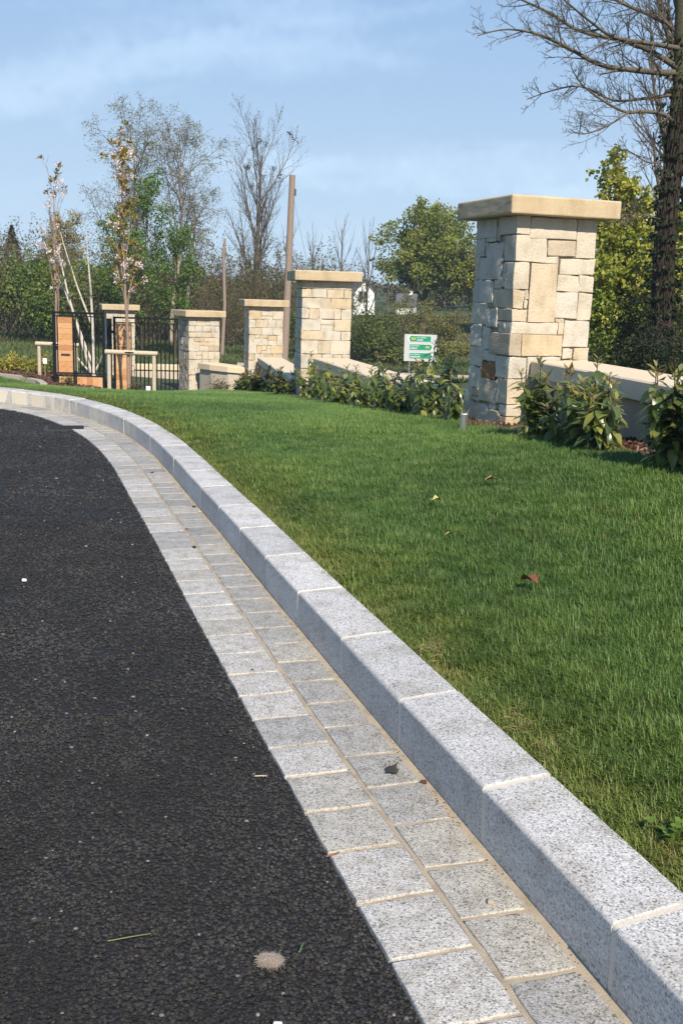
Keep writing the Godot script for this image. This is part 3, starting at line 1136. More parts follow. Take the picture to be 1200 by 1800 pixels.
func pillar(label: String, corner: Vector2, deg: float, y0: float, y1: float, sd: int, over: float, by_hand := false) -> Node3D:
	var a := deg_to_rad(deg)
	var s := 0.76
	var f := Vector2(cos(a), -sin(a))
	var l := Vector2(-sin(a), -cos(a))
	var mid := corner + (f + l) * s * 0.5
	var root := thing("stone_pillar", label, "pillar", Vector3(mid.x, y0, mid.y), a, "stone entrance pillars")
	var r := rnd(sd)
	var ct := 0.152
	var hh := y1 - y0 - ct
	var core := MB.new()
	core.box(Vector3(0, hh * 0.5 - 0.15, 0), Basis.IDENTITY, Vector3(s - 0.05, hh + 0.3, s - 0.05))
	part("mortar_core", core.mesh(), M.core, root)
	var pick := [0, 0, 1, 1, 2, 0, 3, 0, 1, 0, 4]
	if by_hand:
		var front := [[0.000, 0.914, 0.117, 1.000, 0.30, 0], [0.117, 0.898, 0.570, 1.000, 0.00, 0], [0.570, 0.816, 0.760, 1.000, 0.10, 0], [0.000, 0.789, 0.293, 0.914, 0.20, 0], [0.293, 0.821, 0.570, 0.898, 0.00, 3], [0.293, 0.786, 0.415, 0.821, 0.00, 0], [0.415, 0.737, 0.760, 0.816, 0.10, 0], [0.000, 0.660, 0.141, 0.789, 0.15, 0], [0.141, 0.509, 0.412, 0.786, 0.00, 2], [0.412, 0.657, 0.624, 0.737, 0.00, 0], [0.624, 0.655, 0.760, 0.737, 0.10, 0], [0.000, 0.569, 0.103, 0.660, 0.37, 2], [0.103, 0.612, 0.141, 0.660, 0.00, 3], [0.103, 0.569, 0.141, 0.612, 0.00, 0], [0.412, 0.529, 0.624, 0.657, 0.00, 1], [0.624, 0.523, 0.760, 0.655, 0.10, 0], [0.000, 0.509, 0.141, 0.569, 0.26, 2], [0.000, 0.451, 0.448, 0.509, 0.11, 0], [0.412, 0.509, 0.506, 0.529, 0.00, 3], [0.448, 0.451, 0.506, 0.509, 0.00, 2], [0.506, 0.389, 0.760, 0.523, 0.10, 1], [0.000, 0.348, 0.105, 0.451, 0.38, 5], [0.105, 0.346, 0.506, 0.451, 0.00, 4], [0.506, 0.336, 0.615, 0.389, 0.00, 0], [0.615, 0.330, 0.760, 0.389, 0.10, 2], [0.000, 0.239, 0.167, 0.346, 0.24, 1], [0.000, 0.111, 0.161, 0.239, 0.13, 2], [0.000, 0.052, 0.153, 0.111, 0.14, 0], [0.000, 0.000, 0.176, 0.052, 0.12, 4], [0.170, 0.190, 0.496, 0.344, 0.00, 1], [0.176, 0.000, 0.625, 0.190, 0.00, 2], [0.496, 0.141, 0.760, 0.330, 0.10, 0], [0.625, 0.000, 0.760, 0.141, 0.10, 1]]
		for e in front:
			var left: float = e[4] if e[0] == 0.0 else 0.0
			var right: float = e[4] if e[2] > 0.75 else 0.0
			lay(root, 0, Rect2(e[0], e[1] * hh, e[2] - e[0], (e[3] - e[1]) * hh), 0.1, left, right, s, e[5], r, 4)
		var left := [[0.000, 0.905, 0.396, 1.000, 1], [0.396, 0.888, 0.46, 1.000, 3], [0.188, 0.885, 0.396, 0.907, 0], [0.000, 0.816, 0.188, 0.907, 1], [0.246, 0.706, 0.528, 0.885, 1], [0.528, 0.840, 0.56, 0.888, 0], [0.528, 0.791, 0.56, 0.840, 3], [0.188, 0.816, 0.246, 0.885, 0], [0.000, 0.704, 0.246, 0.816, 1], [0.528, 0.742, 0.61, 0.791, 1], [0.528, 0.666, 0.61, 0.742, 0], [0.000, 0.594, 0.390, 0.704, 1], [0.390, 0.661, 0.528, 0.706, 0], [0.297, 0.568, 0.390, 0.594, 5], [0.000, 0.486, 0.297, 0.594, 0], [0.297, 0.478, 0.50, 0.568, 1], [0.517, 0.450, 0.65, 0.508, 0], [0.000, 0.377, 0.223, 0.486, 1], [0.223, 0.364, 0.38, 0.478, 0], [0.000, 0.274, 0.257, 0.377, 0], [0.257, 0.308, 0.52, 0.364, 1], [0.264, 0.222, 0.52, 0.308, 6], [0.000, 0.167, 0.264, 0.274, 1], [0.558, 0.111, 0.63, 0.24, 0], [0.216, 0.106, 0.558, 0.222, 2], [0.000, 0.092, 0.081, 0.167, 0], [0.081, 0.121, 0.216, 0.167, 3], [0.000, 0.000, 0.417, 0.092, 1], [0.081, 0.092, 0.216, 0.121, 0], [0.417, 0.074, 0.558, 0.106, 0], [0.417, 0.000, 0.64, 0.074, 2]]
		for e in left:
			lay(root, 3, Rect2(e[0], e[1] * hh, e[2] - e[0], (e[3] - e[1]) * hh), 0.09, 0.0, 0.0, s, e[4], r, 4)
		for face in [1, 2]:
			var cells2 := []
			slice(Rect2(0.1 if face == 1 else 0.0, 0, s - (0.1 if face == 1 else 0.0), hh), r, cells2)
			for q in cells2:
				lay(root, face, q, 0.09, 0.0, 0.0, s, pick[r.randi_range(0, 10)], r, 2)
	else:
		var v := 0.0
		var flip := 0
		while v < hh - 0.001:
			var ch := r.randf_range(0.12, 0.23)
			if hh - v - ch < 0.1:
				ch = hh - v
			var near := PackedFloat32Array()
			var away := PackedFloat32Array()
			for k in 4:                                     # corner k: right end of face k, left end of face k + 1
				var long := r.randf_range(0.17, 0.32)
				var short := r.randf_range(0.10, 0.15)
				near.append(long if (k + flip) % 2 == 0 else short)
				away.append(short if (k + flip) % 2 == 0 else long)
				lay(root, k, Rect2(s - near[k], v, near[k], ch), 0.1, 0.0, away[k], s, pick[r.randi_range(0, 10)], r, 3)
			for k in 4:
				var x0 := away[(k + 3) % 4]
				var inside := []
				slice(Rect2(x0, v, s - near[k] - x0, ch), r, inside)
				for q in inside:
					lay(root, k, q, 0.09, 0.0, 0.0, s, pick[r.randi_range(0, 10)], r, 2)
			v += ch
			flip += 1
	var cap := part("cap_stone", cap_mesh(s + 2 * over, ct), M.cap, root)
	cap.position.y = hh + ct * 0.5
	return root

func garden_wall(label: String, pts: Array, tops: Array, width: float, copw: float, start_label := "") -> Node3D:
	var p0: Vector2 = pts[0]
	var root := thing("garden_wall", label, "wall", Vector3(p0.x, ground(p0.x, p0.y), p0.y), 0.0, "low rendered walls between the pillars")
	var o := Vector3(p0.x, ground(p0.x, p0.y), p0.y)
	var t := 0.138
	var body := MB.new()
	var L := []
	for k in pts.size():
		var d: Vector2 = (pts[mini(k + 1, pts.size() - 1)] - pts[maxi(k - 1, 0)]).normalized()
		L.append(Vector2(-d.y, d.x))
	for k in pts.size() - 1:
		var q := []
		for e in [k, k + 1]:
			for sg in [-1, 1]:
				var w: Vector2 = pts[e] + L[e] * width * 0.5 * sg
				q.append(Vector3(w.x, tops[e] - t, w.y) - o)
				q.append(Vector3(w.x, ground(w.x, w.y) - 0.35, w.y) - o)
		body.quad(q[0], q[4], q[5], q[1])
		body.quad(q[6], q[2], q[3], q[7])
		body.quad(q[2], q[6], q[4], q[0])
	part("wall_face", body.mesh(), M.render, root)
	for k in pts.size() - 1:
		var a: Vector2 = pts[k]
		var b: Vector2 = pts[k + 1]
		var n := maxi(1, int(round(a.distance_to(b) / 0.9)))
		for j in n:
			var u0 := float(j) / n
			var u1 := float(j + 1) / n
			var m := MB.new()
			var lw0: Vector2 = L[k].lerp(L[k + 1], u0)
			var lw1: Vector2 = L[k].lerp(L[k + 1], u1)
			var ca := a.lerp(b, u0)
			var cb := a.lerp(b, u1)
			var ya := lerpf(tops[k], tops[k + 1], u0)
			var yb := lerpf(tops[k], tops[k + 1], u1)
			var dd := (cb - ca).normalized() * 0.003
			var prof := [Vector2(-0.5, -t), Vector2(-0.5, -0.012), Vector2(-0.48, 0.0), Vector2(0.48, 0.0), Vector2(0.5, -0.012), Vector2(0.5, -t)]
			var base := Vector3(ca.x, ya - t, ca.y)
			var A := []
			var B := []
			for q in prof:
				var pa: Vector2 = ca + dd + lw0 * q.x * copw
				var pb: Vector2 = cb - dd + lw1 * q.x * copw
				A.append(Vector3(pa.x, ya + q.y, pa.y) - base)
				B.append(Vector3(pb.x, yb + q.y, pb.y) - base)
			for q in 6:
				m.quad(A[q], B[q], B[(q + 1) % 6], A[(q + 1) % 6])
			for q in range(1, 5):
				m.tri(A[0], A[q], A[q + 1])
				m.tri(B[0], B[q + 1], B[q])
			var c := part("coping_stone", m.mesh(), M.coping, root)
			c.position = base - o
	return root

func build_walls() -> void:
	pillar("nearest and tallest cream stone pillar, one rust brown stone low on its shaded side", Vector2(1.395, -9.1), 19.5, 0.27, 2.205, 51, 0.14, true)
	pillar("middle stone pillar behind the clump of laurels, in front of the utility pole", Vector2(-0.70, -16.5), 10, -0.25, 1.715, 52, 0.14)
	pillar("narrow looking stone pillar just left of the utility pole", Vector2(-2.2, -24.0), 13, -0.78, 1.21, 53, 0.13)
	pillar("stone pillar on which the black railing of the gate ends", Vector2(-3.77, -25.5), 27, -1.08, 0.90, 54, 0.13)
	pillar("farthest stone pillar, behind the gate and the flowering cherry", Vector2(-6.72, -29.9), 17, -1.1, 0.92, 55, 0.14)
	garden_wall("sand coloured coped wall running right from the nearest pillar behind laurels", [Vector2(1.86, -9.2), Vector2(2.4, -6.75), Vector2(3.1, -4.2), Vector2(3.9, -1.5), Vector2(4.5, 0.6)], [0.855, 0.845, 0.87, 0.9, 0.93], 0.40, 0.56)
	garden_wall("low coped wall between the nearest and the middle pillar, plants along it", [Vector2(-0.24, -16.45), Vector2(0.6, -12.9), Vector2(1.6, -9.95)], [0.40, 0.395, 0.39], 0.40, 0.56)
	garden_wall("short coped wall between the middle pillar and the one left of the utility pole", [Vector2(-1.72, -23.95), Vector2(-1.1, -20.5), Vector2(-0.55, -17.2)], [-0.06, -0.06, -0.06], 0.40, 0.56)
	garden_wall("curved coped wall beside the pillar that carries the wall lamp", [Vector2(-3.32, -25.4), Vector2(-3.0, -24.95), Vector2(-2.62, -24.65), Vector2(-2.3, -24.6), Vector2(-1.95, -24.75)], [-0.31, -0.31, -0.32, -0.34, -0.34], 0.40, 0.50)
	garden_wall("farthest coped wall, seen through the black railing", [Vector2(-6.0, -30.2), Vector2(-4.6, -30.4), Vector2(-3.0, -30.6)], [-0.73, -0.73, -0.73], 0.40, 0.5)
	# lamp on the pillar by the gate
	var lamp := thing("wall_lamp", "small grey floodlight on the pillar beside the curved wall", "lamp", Vector3(-3.1, -0.62, -25.62), 0.45)
	var mb := MB.new()
	mb.box(Vector3(0, 0, 0.03), Basis.IDENTITY, Vector3(0.1, 0.12, 0.06))
	part("bracket", mb.mesh(), M.steel, lamp)
	var hd := MB.new()
	hd.tube(PackedVector3Array([Vector3(0, 0.06, 0.06), Vector3(0.02, 0.04, 0.12), Vector3(0.06, -0.03, 0.25)]), PackedFloat32Array([0.05, 0.085, 0.1]), 12)
	part("lamp_head", hd.mesh(), M.sign_grey, lamp)

# ---------------------------------------------------------------- gate, stakes, pole, sign
func bar_part(called: String, root: Node3D, x0: float, x1: float, y0: float, y1: float, depth: float, m: Material, z := 0.0) -> MeshInstance3D:
	var mb := MB.new()
	mb.box(Vector3.ZERO, Basis.IDENTITY, Vector3(x1 - x0, y1 - y0, depth))
	var o := part(called, mb.mesh(), m, root)
	o.position = Vector3((x0 + x1) * 0.5, (y0 + y1) * 0.5, z)
	return o

func build_gate() -> void:
	var r := rnd(9)
	# left leaf: 1.25 m wide, hung on the black post
	var g := thing("gate_leaf", "black metal gate leaf with cedar letterbox panel, left of the gate post", "gate", Vector3(-7.06, -1.1, -25.6), -0.02)
	bar_part("stile", g, 0.0, 0.065, 0.0, 1.88, 0.06, M.black)
	bar_part("stile", g, 1.20, 1.25, 0.05, 1.80, 0.06, M.black)
	bar_part("mullion", g, 0.485, 0.515, 0.0, 1.86, 0.04, M.black)
	bar_part("mullion", g, 0.535, 0.565, 0.0, 1.86, 0.04, M.black)
	bar_part("rail", g, 0.065, 1.20, 1.83, 1.88, 0.058, M.black)
	bar_part("rail", g, 0.065, 1.20, 1.765, 1.79, 0.03, M.black)
	bar_part("rail", g, 0.065, 1.20, 0.405, 0.43, 0.03, M.black)
	bar_part("rail", g, 0.065, 1.20, 0.345, 0.37, 0.03, M.black)
	for k in 6:
		bar_part("bar", g, 0.645 + k * 0.09, 0.668 + k * 0.09, 0.43, 1.765, 0.022, M.black)
	bar_part("bar", g, 0.10, 0.116, 0.43, 1.765, 0.016, M.black)
	var y := 0.44
	for k in 10:
		var h := 0.131
		bar_part("plank", g, 0.135, 0.475, y, y + h - 0.004, 0.03, M["cedar%d" % r.randi_range(0, 3)], 0.006)
		y += h
	bar_part("letter_slot", g, 0.20, 0.415, 0.835, 0.885, 0.012, M.iron, 0.026)
	for k in 2:
		bar_part("plank", g, 0.14, 0.475, 0.0 + k * 0.168, 0.164 + k * 0.168, 0.03, M["cedar%d" % r.randi_range(0, 3)], 0.005)
	for k in 5:
		bar_part("plank", g, 0.575 + k * 0.124, 0.694 + k * 0.124, 0.0, 0.336, 0.03, M["cedar%d" % [0, 1, 2, 1, 3][k]], 0.005)
	var post := thing("gate_post", "black square steel gate post between the two gate leaves", "post", Vector3(-5.70, -1.15, -25.6), -0.02)
	bar_part("post_shaft", post, -0.05, 0.05, 0.0, 1.78, 0.10, M.black)
	bar_part("post_cap", post, -0.056, 0.056, 1.78, 1.80, 0.112, M.black)
	bar_part("hinge", post, 0.05, 0.10, 1.45, 1.52, 0.04, M.black)
	bar_part("hinge", post, 0.05, 0.10, 0.3, 0.37, 0.04, M.black)
	# right leaf: reaches to the pillar
	var q := thing("gate_leaf", "black railing gate leaf with cedar plank end, between gate post and pillar", "gate", Vector3(-5.58, -1.1, -25.5), -0.02)
	bar_part("stile", q, 0.0, 0.05, 0.0, 1.80, 0.05, M.black)
	bar_part("stile", q, 0.42, 0.435, 0.03, 1.68, 0.03, M.black)
	bar_part("rail", q, 0.05, 1.56, 1.76, 1.80, 0.05, M.black)
	bar_part("rail", q, 0.05, 1.56, 1.655, 1.68, 0.03, M.black)
	bar_part("rail", q, 0.435, 1.56, 0.03, 0.055, 0.03, M.black)
	for k in 11:
		bar_part("bar", q, 0.53 + k * 0.1, 0.557 + k * 0.1, 0.055, 1.655, 0.026, M.black)
	y = 0.03
	for k in 12:
		bar_part("plank", q, 0.06, 0.41, y, y + 0.131, 0.03, M["cedar%d" % r.randi_range(0, 3)], 0.004)
		y += 0.135
	bar_part("sill", q, 1.1, 1.75, -0.12, -0.02, 0.5, M.path_stone)

	stake_frame("timber tree stake frame across the flowering cherry, in front of the gate", Vector2(-5.36, -24.0), 1.02, 1.02)
	stake_frame("timber tree stake frame left of the letterbox gate leaf", Vector2(-7.92, -27.4), 0.95, 0.95)
	# little marker tags by the stakes
	for e in [[Vector2(-4.42, -23.7), 0.1, "small white plastic tag at the foot of the right hand stake"], [Vector2(-7.72, -27.2), 0.42, "pale blue plastic tag hanging beside the far left stake"]]:
		var t := thing("plastic_tag", e[2], "tag", on(e[0].x, e[0].y, e[1] - 0.08), 0.3)
		var mb := MB.new()
		mb.box(Vector3(0, 0.09, 0), Basis.IDENTITY, Vector3(0.10, 0.14, 0.01))
		part("tag_plate", mb.mesh(), M.plastic, t)
		var w := MB.new()
		w.tube(PackedVector3Array([Vector3(0, -e[1], 0), Vector3(0, 0.1, -0.01)]), PackedFloat32Array([0.006, 0.006]), 5)
		part("tag_pin", w.mesh(), M.stake, t)

func stake_frame(label: String, at: Vector2, w: float, h: float) -> void:
	var b := on(at.x, at.y)
	var s := thing("tree_stake", label, "stake frame", b, 0.0, "timber tree stakes")
	for e in [0.0, w]:
		var m := MB.new()
		m.tube(PackedVector3Array([Vector3(e, -0.4, 0), Vector3(e, h - 0.16, 0)]), PackedFloat32Array([0.048, 0.044]), 12)
		part("post", m.mesh(), M.stake, s)
	var rl := MB.new()
	rl.tube(PackedVector3Array([Vector3(-0.08, h - 0.10, 0.01), Vector3(w + 0.08, h - 0.11, 0.01)]), PackedFloat32Array([0.055, 0.053]), 12)
	part("rail", rl.mesh(), M.stake, s)
	var tie := MB.new()
	var loop := PackedVector3Array()
	for k in 13:
		var a := TAU * k / 12.0
		loop.append(Vector3(w * 0.46 + cos(a) * 0.2, h - 0.10 + sin(a) * 0.0, -0.02 + sin(a) * 0.075))
	var rr := PackedFloat32Array()
	rr.resize(13)
	rr.fill(0.022)
	tie.tube(loop, rr, 5, false)
	part("tie", tie.mesh(), M.black, s)

func words(parent: Node3D, text: String, at: Vector3, h: float, m: Material, bold: bool) -> void:
	var t := TextMesh.new()
	var f := SystemFont.new()
	f.font_names = PackedStringArray(["Droid Sans"])
	f.font_weight = 700 if bold else 400
	t.font = f
	t.text = text
	t.font_size = 32
	t.pixel_size = h / 24.0
	t.depth = 0.004
	t.horizontal_alignment = HORIZONTAL_ALIGNMENT_LEFT
	var o := part("lettering", t, m, parent)
	o.position = at

func plate(root: Node3D, called: String, pts: Array, z: float, d: float, m: Material) -> MeshInstance3D:
	var mb := MB.new()
	var n := pts.size()
	for k in range(1, n - 1):
		mb.tri(Vector3(pts[0].x, pts[0].y, z + d), Vector3(pts[k + 1].x, pts[k + 1].y, z + d), Vector3(pts[k].x, pts[k].y, z + d))
		mb.tri(Vector3(pts[0].x, pts[0].y, z), Vector3(pts[k].x, pts[k].y, z), Vector3(pts[k + 1].x, pts[k + 1].y, z))
	for k in n:
		var a: Vector2 = pts[k]
		var b: Vector2 = pts[(k + 1) % n]
		mb.quad(Vector3(a.x, a.y, z), Vector3(a.x, a.y, z + d), Vector3(b.x, b.y, z + d), Vector3(b.x, b.y, z))
	return part(called, mb.mesh(), m, root)

func build_sign() -> void:
	var w := 1.215
	var h := 1.0
	var at := Vector2(2.16, -40.0)
	var s := thing("road_sign", "grey direction sign with three green panels beyond the laurels", "road sign", on(at.x, at.y, -0.1), 0.04)
	var y0 := -0.98 - ground(at.x, at.y) + 0.1
	var bb := MB.new()
	bb.box(Vector3(w * 0.5, y0 + h * 0.5, -0.015), Basis.IDENTITY, Vector3(w, h, 0.03))
	part("board", bb.mesh(), M.sign_grey, s)
	for x in [0.22, w - 0.22]:
		var p := MB.new()
		p.tube(PackedVector3Array([Vector3(x, -0.3, -0.07), Vector3(x, y0 + h - 0.05, -0.07)]), PackedFloat32Array([0.035, 0.035]), 10)
		part("post", p.mesh(), M.steel, s)
	var rows := [[0.73, true, "An Cabhán", "CAVAN", "N3"], [0.42, false, "Baile Átha", "DUBLIN", "N3"], [0.10, false, "Dún Búinne", "DUNBOYNE", ""]]
	for e in rows:
		var y: float = y0 + e[0]
		var ph := 0.22
		if e[1]:
			plate(s, "arrow_edge", [Vector2(0.12, y + ph * 0.5), Vector2(0.2, y + ph), Vector2(1.03, y + ph), Vector2(1.03, y), Vector2(0.2, y)].map(func(q): return q + Vector2(-0.012, 0)), 0.001, 0.004, M.sign_white)
			plate(s, "panel", [Vector2(0.165, y + ph * 0.5), Vector2(0.22, y + ph - 0.008), Vector2(1.0, y + ph - 0.008), Vector2(1.0, y + 0.008), Vector2(0.22, y + 0.008)], 0.006, 0.004, M.sign_green)
			words(s, e[4], Vector3(0.25, y + 0.11, 0.013), 0.095, M.sign_yellow, true)
			words(s, e[2], Vector3(0.46, y + 0.155, 0.013), 0.055, M.sign_white, false)
			words(s, e[3], Vector3(0.46, y + 0.065, 0.013), 0.052, M.sign_white, true)
		else:
			plate(s, "arrow_edge", [Vector2(0.19, y), Vector2(0.19, y + ph), Vector2(1.03, y + ph), Vector2(1.11, y + ph * 0.5), Vector2(1.03, y)], 0.001, 0.004, M.sign_white)
			plate(s, "panel", [Vector2(0.2, y + 0.008), Vector2(0.2, y + ph - 0.008), Vector2(1.0, y + ph - 0.008), Vector2(1.06, y + ph * 0.5), Vector2(1.0, y + 0.008)], 0.006, 0.004, M.sign_green)
			words(s, e[2], Vector3(0.225, y + 0.155, 0.013), 0.055, M.sign_white, false)
			words(s, e[3], Vector3(0.225, y + 0.065, 0.013), 0.052, M.sign_white, true)
			if e[4]:
				words(s, e[4], Vector3(0.8, y + 0.11, 0.013), 0.085, M.sign_yellow, true)

func build_pole() -> void:
	var p := thing("utility_pole", "tall weathered wooden utility pole behind the middle pillars", "utility pole", on(-2.06, -36.6, -0.3), 0.0)
	var mb := MB.new()
	mb.tube(PackedVector3Array([Vector3(-0.1, 0, 0), Vector3(0.0, 3.4, 0), Vector3(0.08, 6.95, 0)]), PackedFloat32Array([0.145, 0.12, 0.10]), 14)
	part("shaft", mb.mesh(), M.pole, p)
	var b := MB.new()
	b.box(Vector3(0.19, 6.4, 0), Basis.IDENTITY, Vector3(0.05, 0.22, 0.06))
	part("bracket", b.mesh(), M.iron, p)
	var st := MB.new()
	st.tube(PackedVector3Array([Vector3(0.12, 6.3, 0), Vector3(0.9, 3.0, 0.0), Vector3(0.95, -0.1, 0.0)]), PackedFloat32Array([0.008, 0.008, 0.008]), 5)
	part("stay_wire", st.mesh(), M.steel, p)
	var t := thing("bare_pole", "thin bare grey pole standing in the scrub left of the utility pole", "pole", on(-5.05, -43.5, -0.3), 0.0)
	var m2 := MB.new()
	m2.tube(PackedVector3Array([Vector3(-0.05, 0, 0), Vector3(0.06, 2.4, 0), Vector3(0.0, 4.3, 0), Vector3(0.05, 5.0, 0)]), PackedFloat32Array([0.085, 0.07, 0.06, 0.045]), 10)
	part("shaft", m2.mesh(), M.pole, t)

func build_house() -> void:
	var h := thing("house", "small white gabled house far behind the middle pillar", "house", on(1.28, -86.0, 0.0), 0.12)
	var g := h.position.y
	var m := MB.new()
	var a := 0.85
	var e := 1.65 - g
	var pk := 2.55 - g
	m.box(Vector3(0, e * 0.5 - 0.5, -4), Basis.IDENTITY, Vector3(2 * a, e + 1.0, 8))
	for z in [0.0, -8.0]:
		m.tri(Vector3(-a, e, z), Vector3(0, pk, z), Vector3(a, e, z))
	part("wall", m.mesh(), M.white_wall, h)
	var rf := MB.new()
	for sg in [-1.0, 1.0]:
		rf.box(Vector3(sg * a * 0.52, (e + pk) * 0.5 + 0.06, -4.0), Basis(Vector3.BACK, -sg * atan2(pk - e, a)), Vector3(sqrt(a * a + (pk - e) * (pk - e)) + 0.25, 0.1, 8.2))
	part("roof", rf.mesh(), M.slate, h)
	var w := bar_part("window", h, -0.5, 0.3, e - 0.75, e + 0.1, 0.06, M.pane, 0.01)
	for k in 3:
		var f := MB.new()
		f.box(Vector3(-0.36 + k * 0.36, 0, 0.035), Basis.IDENTITY, Vector3(0.05, 0.85, 0.03))
		part("frame", f.mesh(), M.white_paint, w)
	var s := thing("shed", "low white building with a slate roof and chimney behind the oak", "building", on(4.6, -86.0, 0.0), -0.1)
	var g2 := s.position.y
	var m2 := MB.new()
	m2.box(Vector3(0, (0.75 - g2) * 0.5 - 0.4, -2), Basis.IDENTITY, Vector3(1.5, 0.75 - g2 + 0.8, 4))
	part("wall", m2.mesh(), M.white_wall, s)
	var r2 := MB.new()
	for sg in [-1.0, 1.0]:
		r2.box(Vector3(0, 0.75 - g2 + 0.42, -2 + sg * 1.05), Basis(Vector3.RIGHT, sg * 0.4), Vector3(1.7, 0.1, 2.4))
	part("roof", r2.mesh(), M.slate, s)
	bar_part("chimney", s, 0.2, 0.45, 1.3 - g2, 1.9 - g2, 0.5, M.white_wall, -2.0)

# ---------------------------------------------------------------- small things on the ground
func curled(l: float, w: float, r: RandomNumberGenerator, lobes: float, c: Color, fold := 0.7) -> ArrayMesh:
	var mb := MB.new()
	mb.col = c
	var n := 8
	var rows := []
	for i in n + 1:
		var t := float(i) / n
		var half := w * 0.5 * sin(PI * clampf(t, 0.03, 0.97)) * (1.0 + lobes * sin(t * 16.0))
		var row := PackedVector3Array()
		for j in 5:
			var u := (j - 2) / 2.0
			row.append(Vector3(u * half, absf(u) * half * fold + sin(t * 3.0) * l * 0.12 + 0.15 * half * rough_noise.get_noise_2d(i * 30.0, j * 40.0), (t - 0.5) * l))
		rows.append(row)
	for i in n:
		for j in 4:
			mb.quad(rows[i][j], rows[i][j + 1], rows[i + 1][j + 1], rows[i + 1][j])
	mb.tube(PackedVector3Array([Vector3(0, 0, -l * 0.5), Vector3(0.01, 0.004, -l * 0.75)]), PackedFloat32Array([0.0012, 0.001]), 4)
	mb.smooth()
	return mb.mesh()

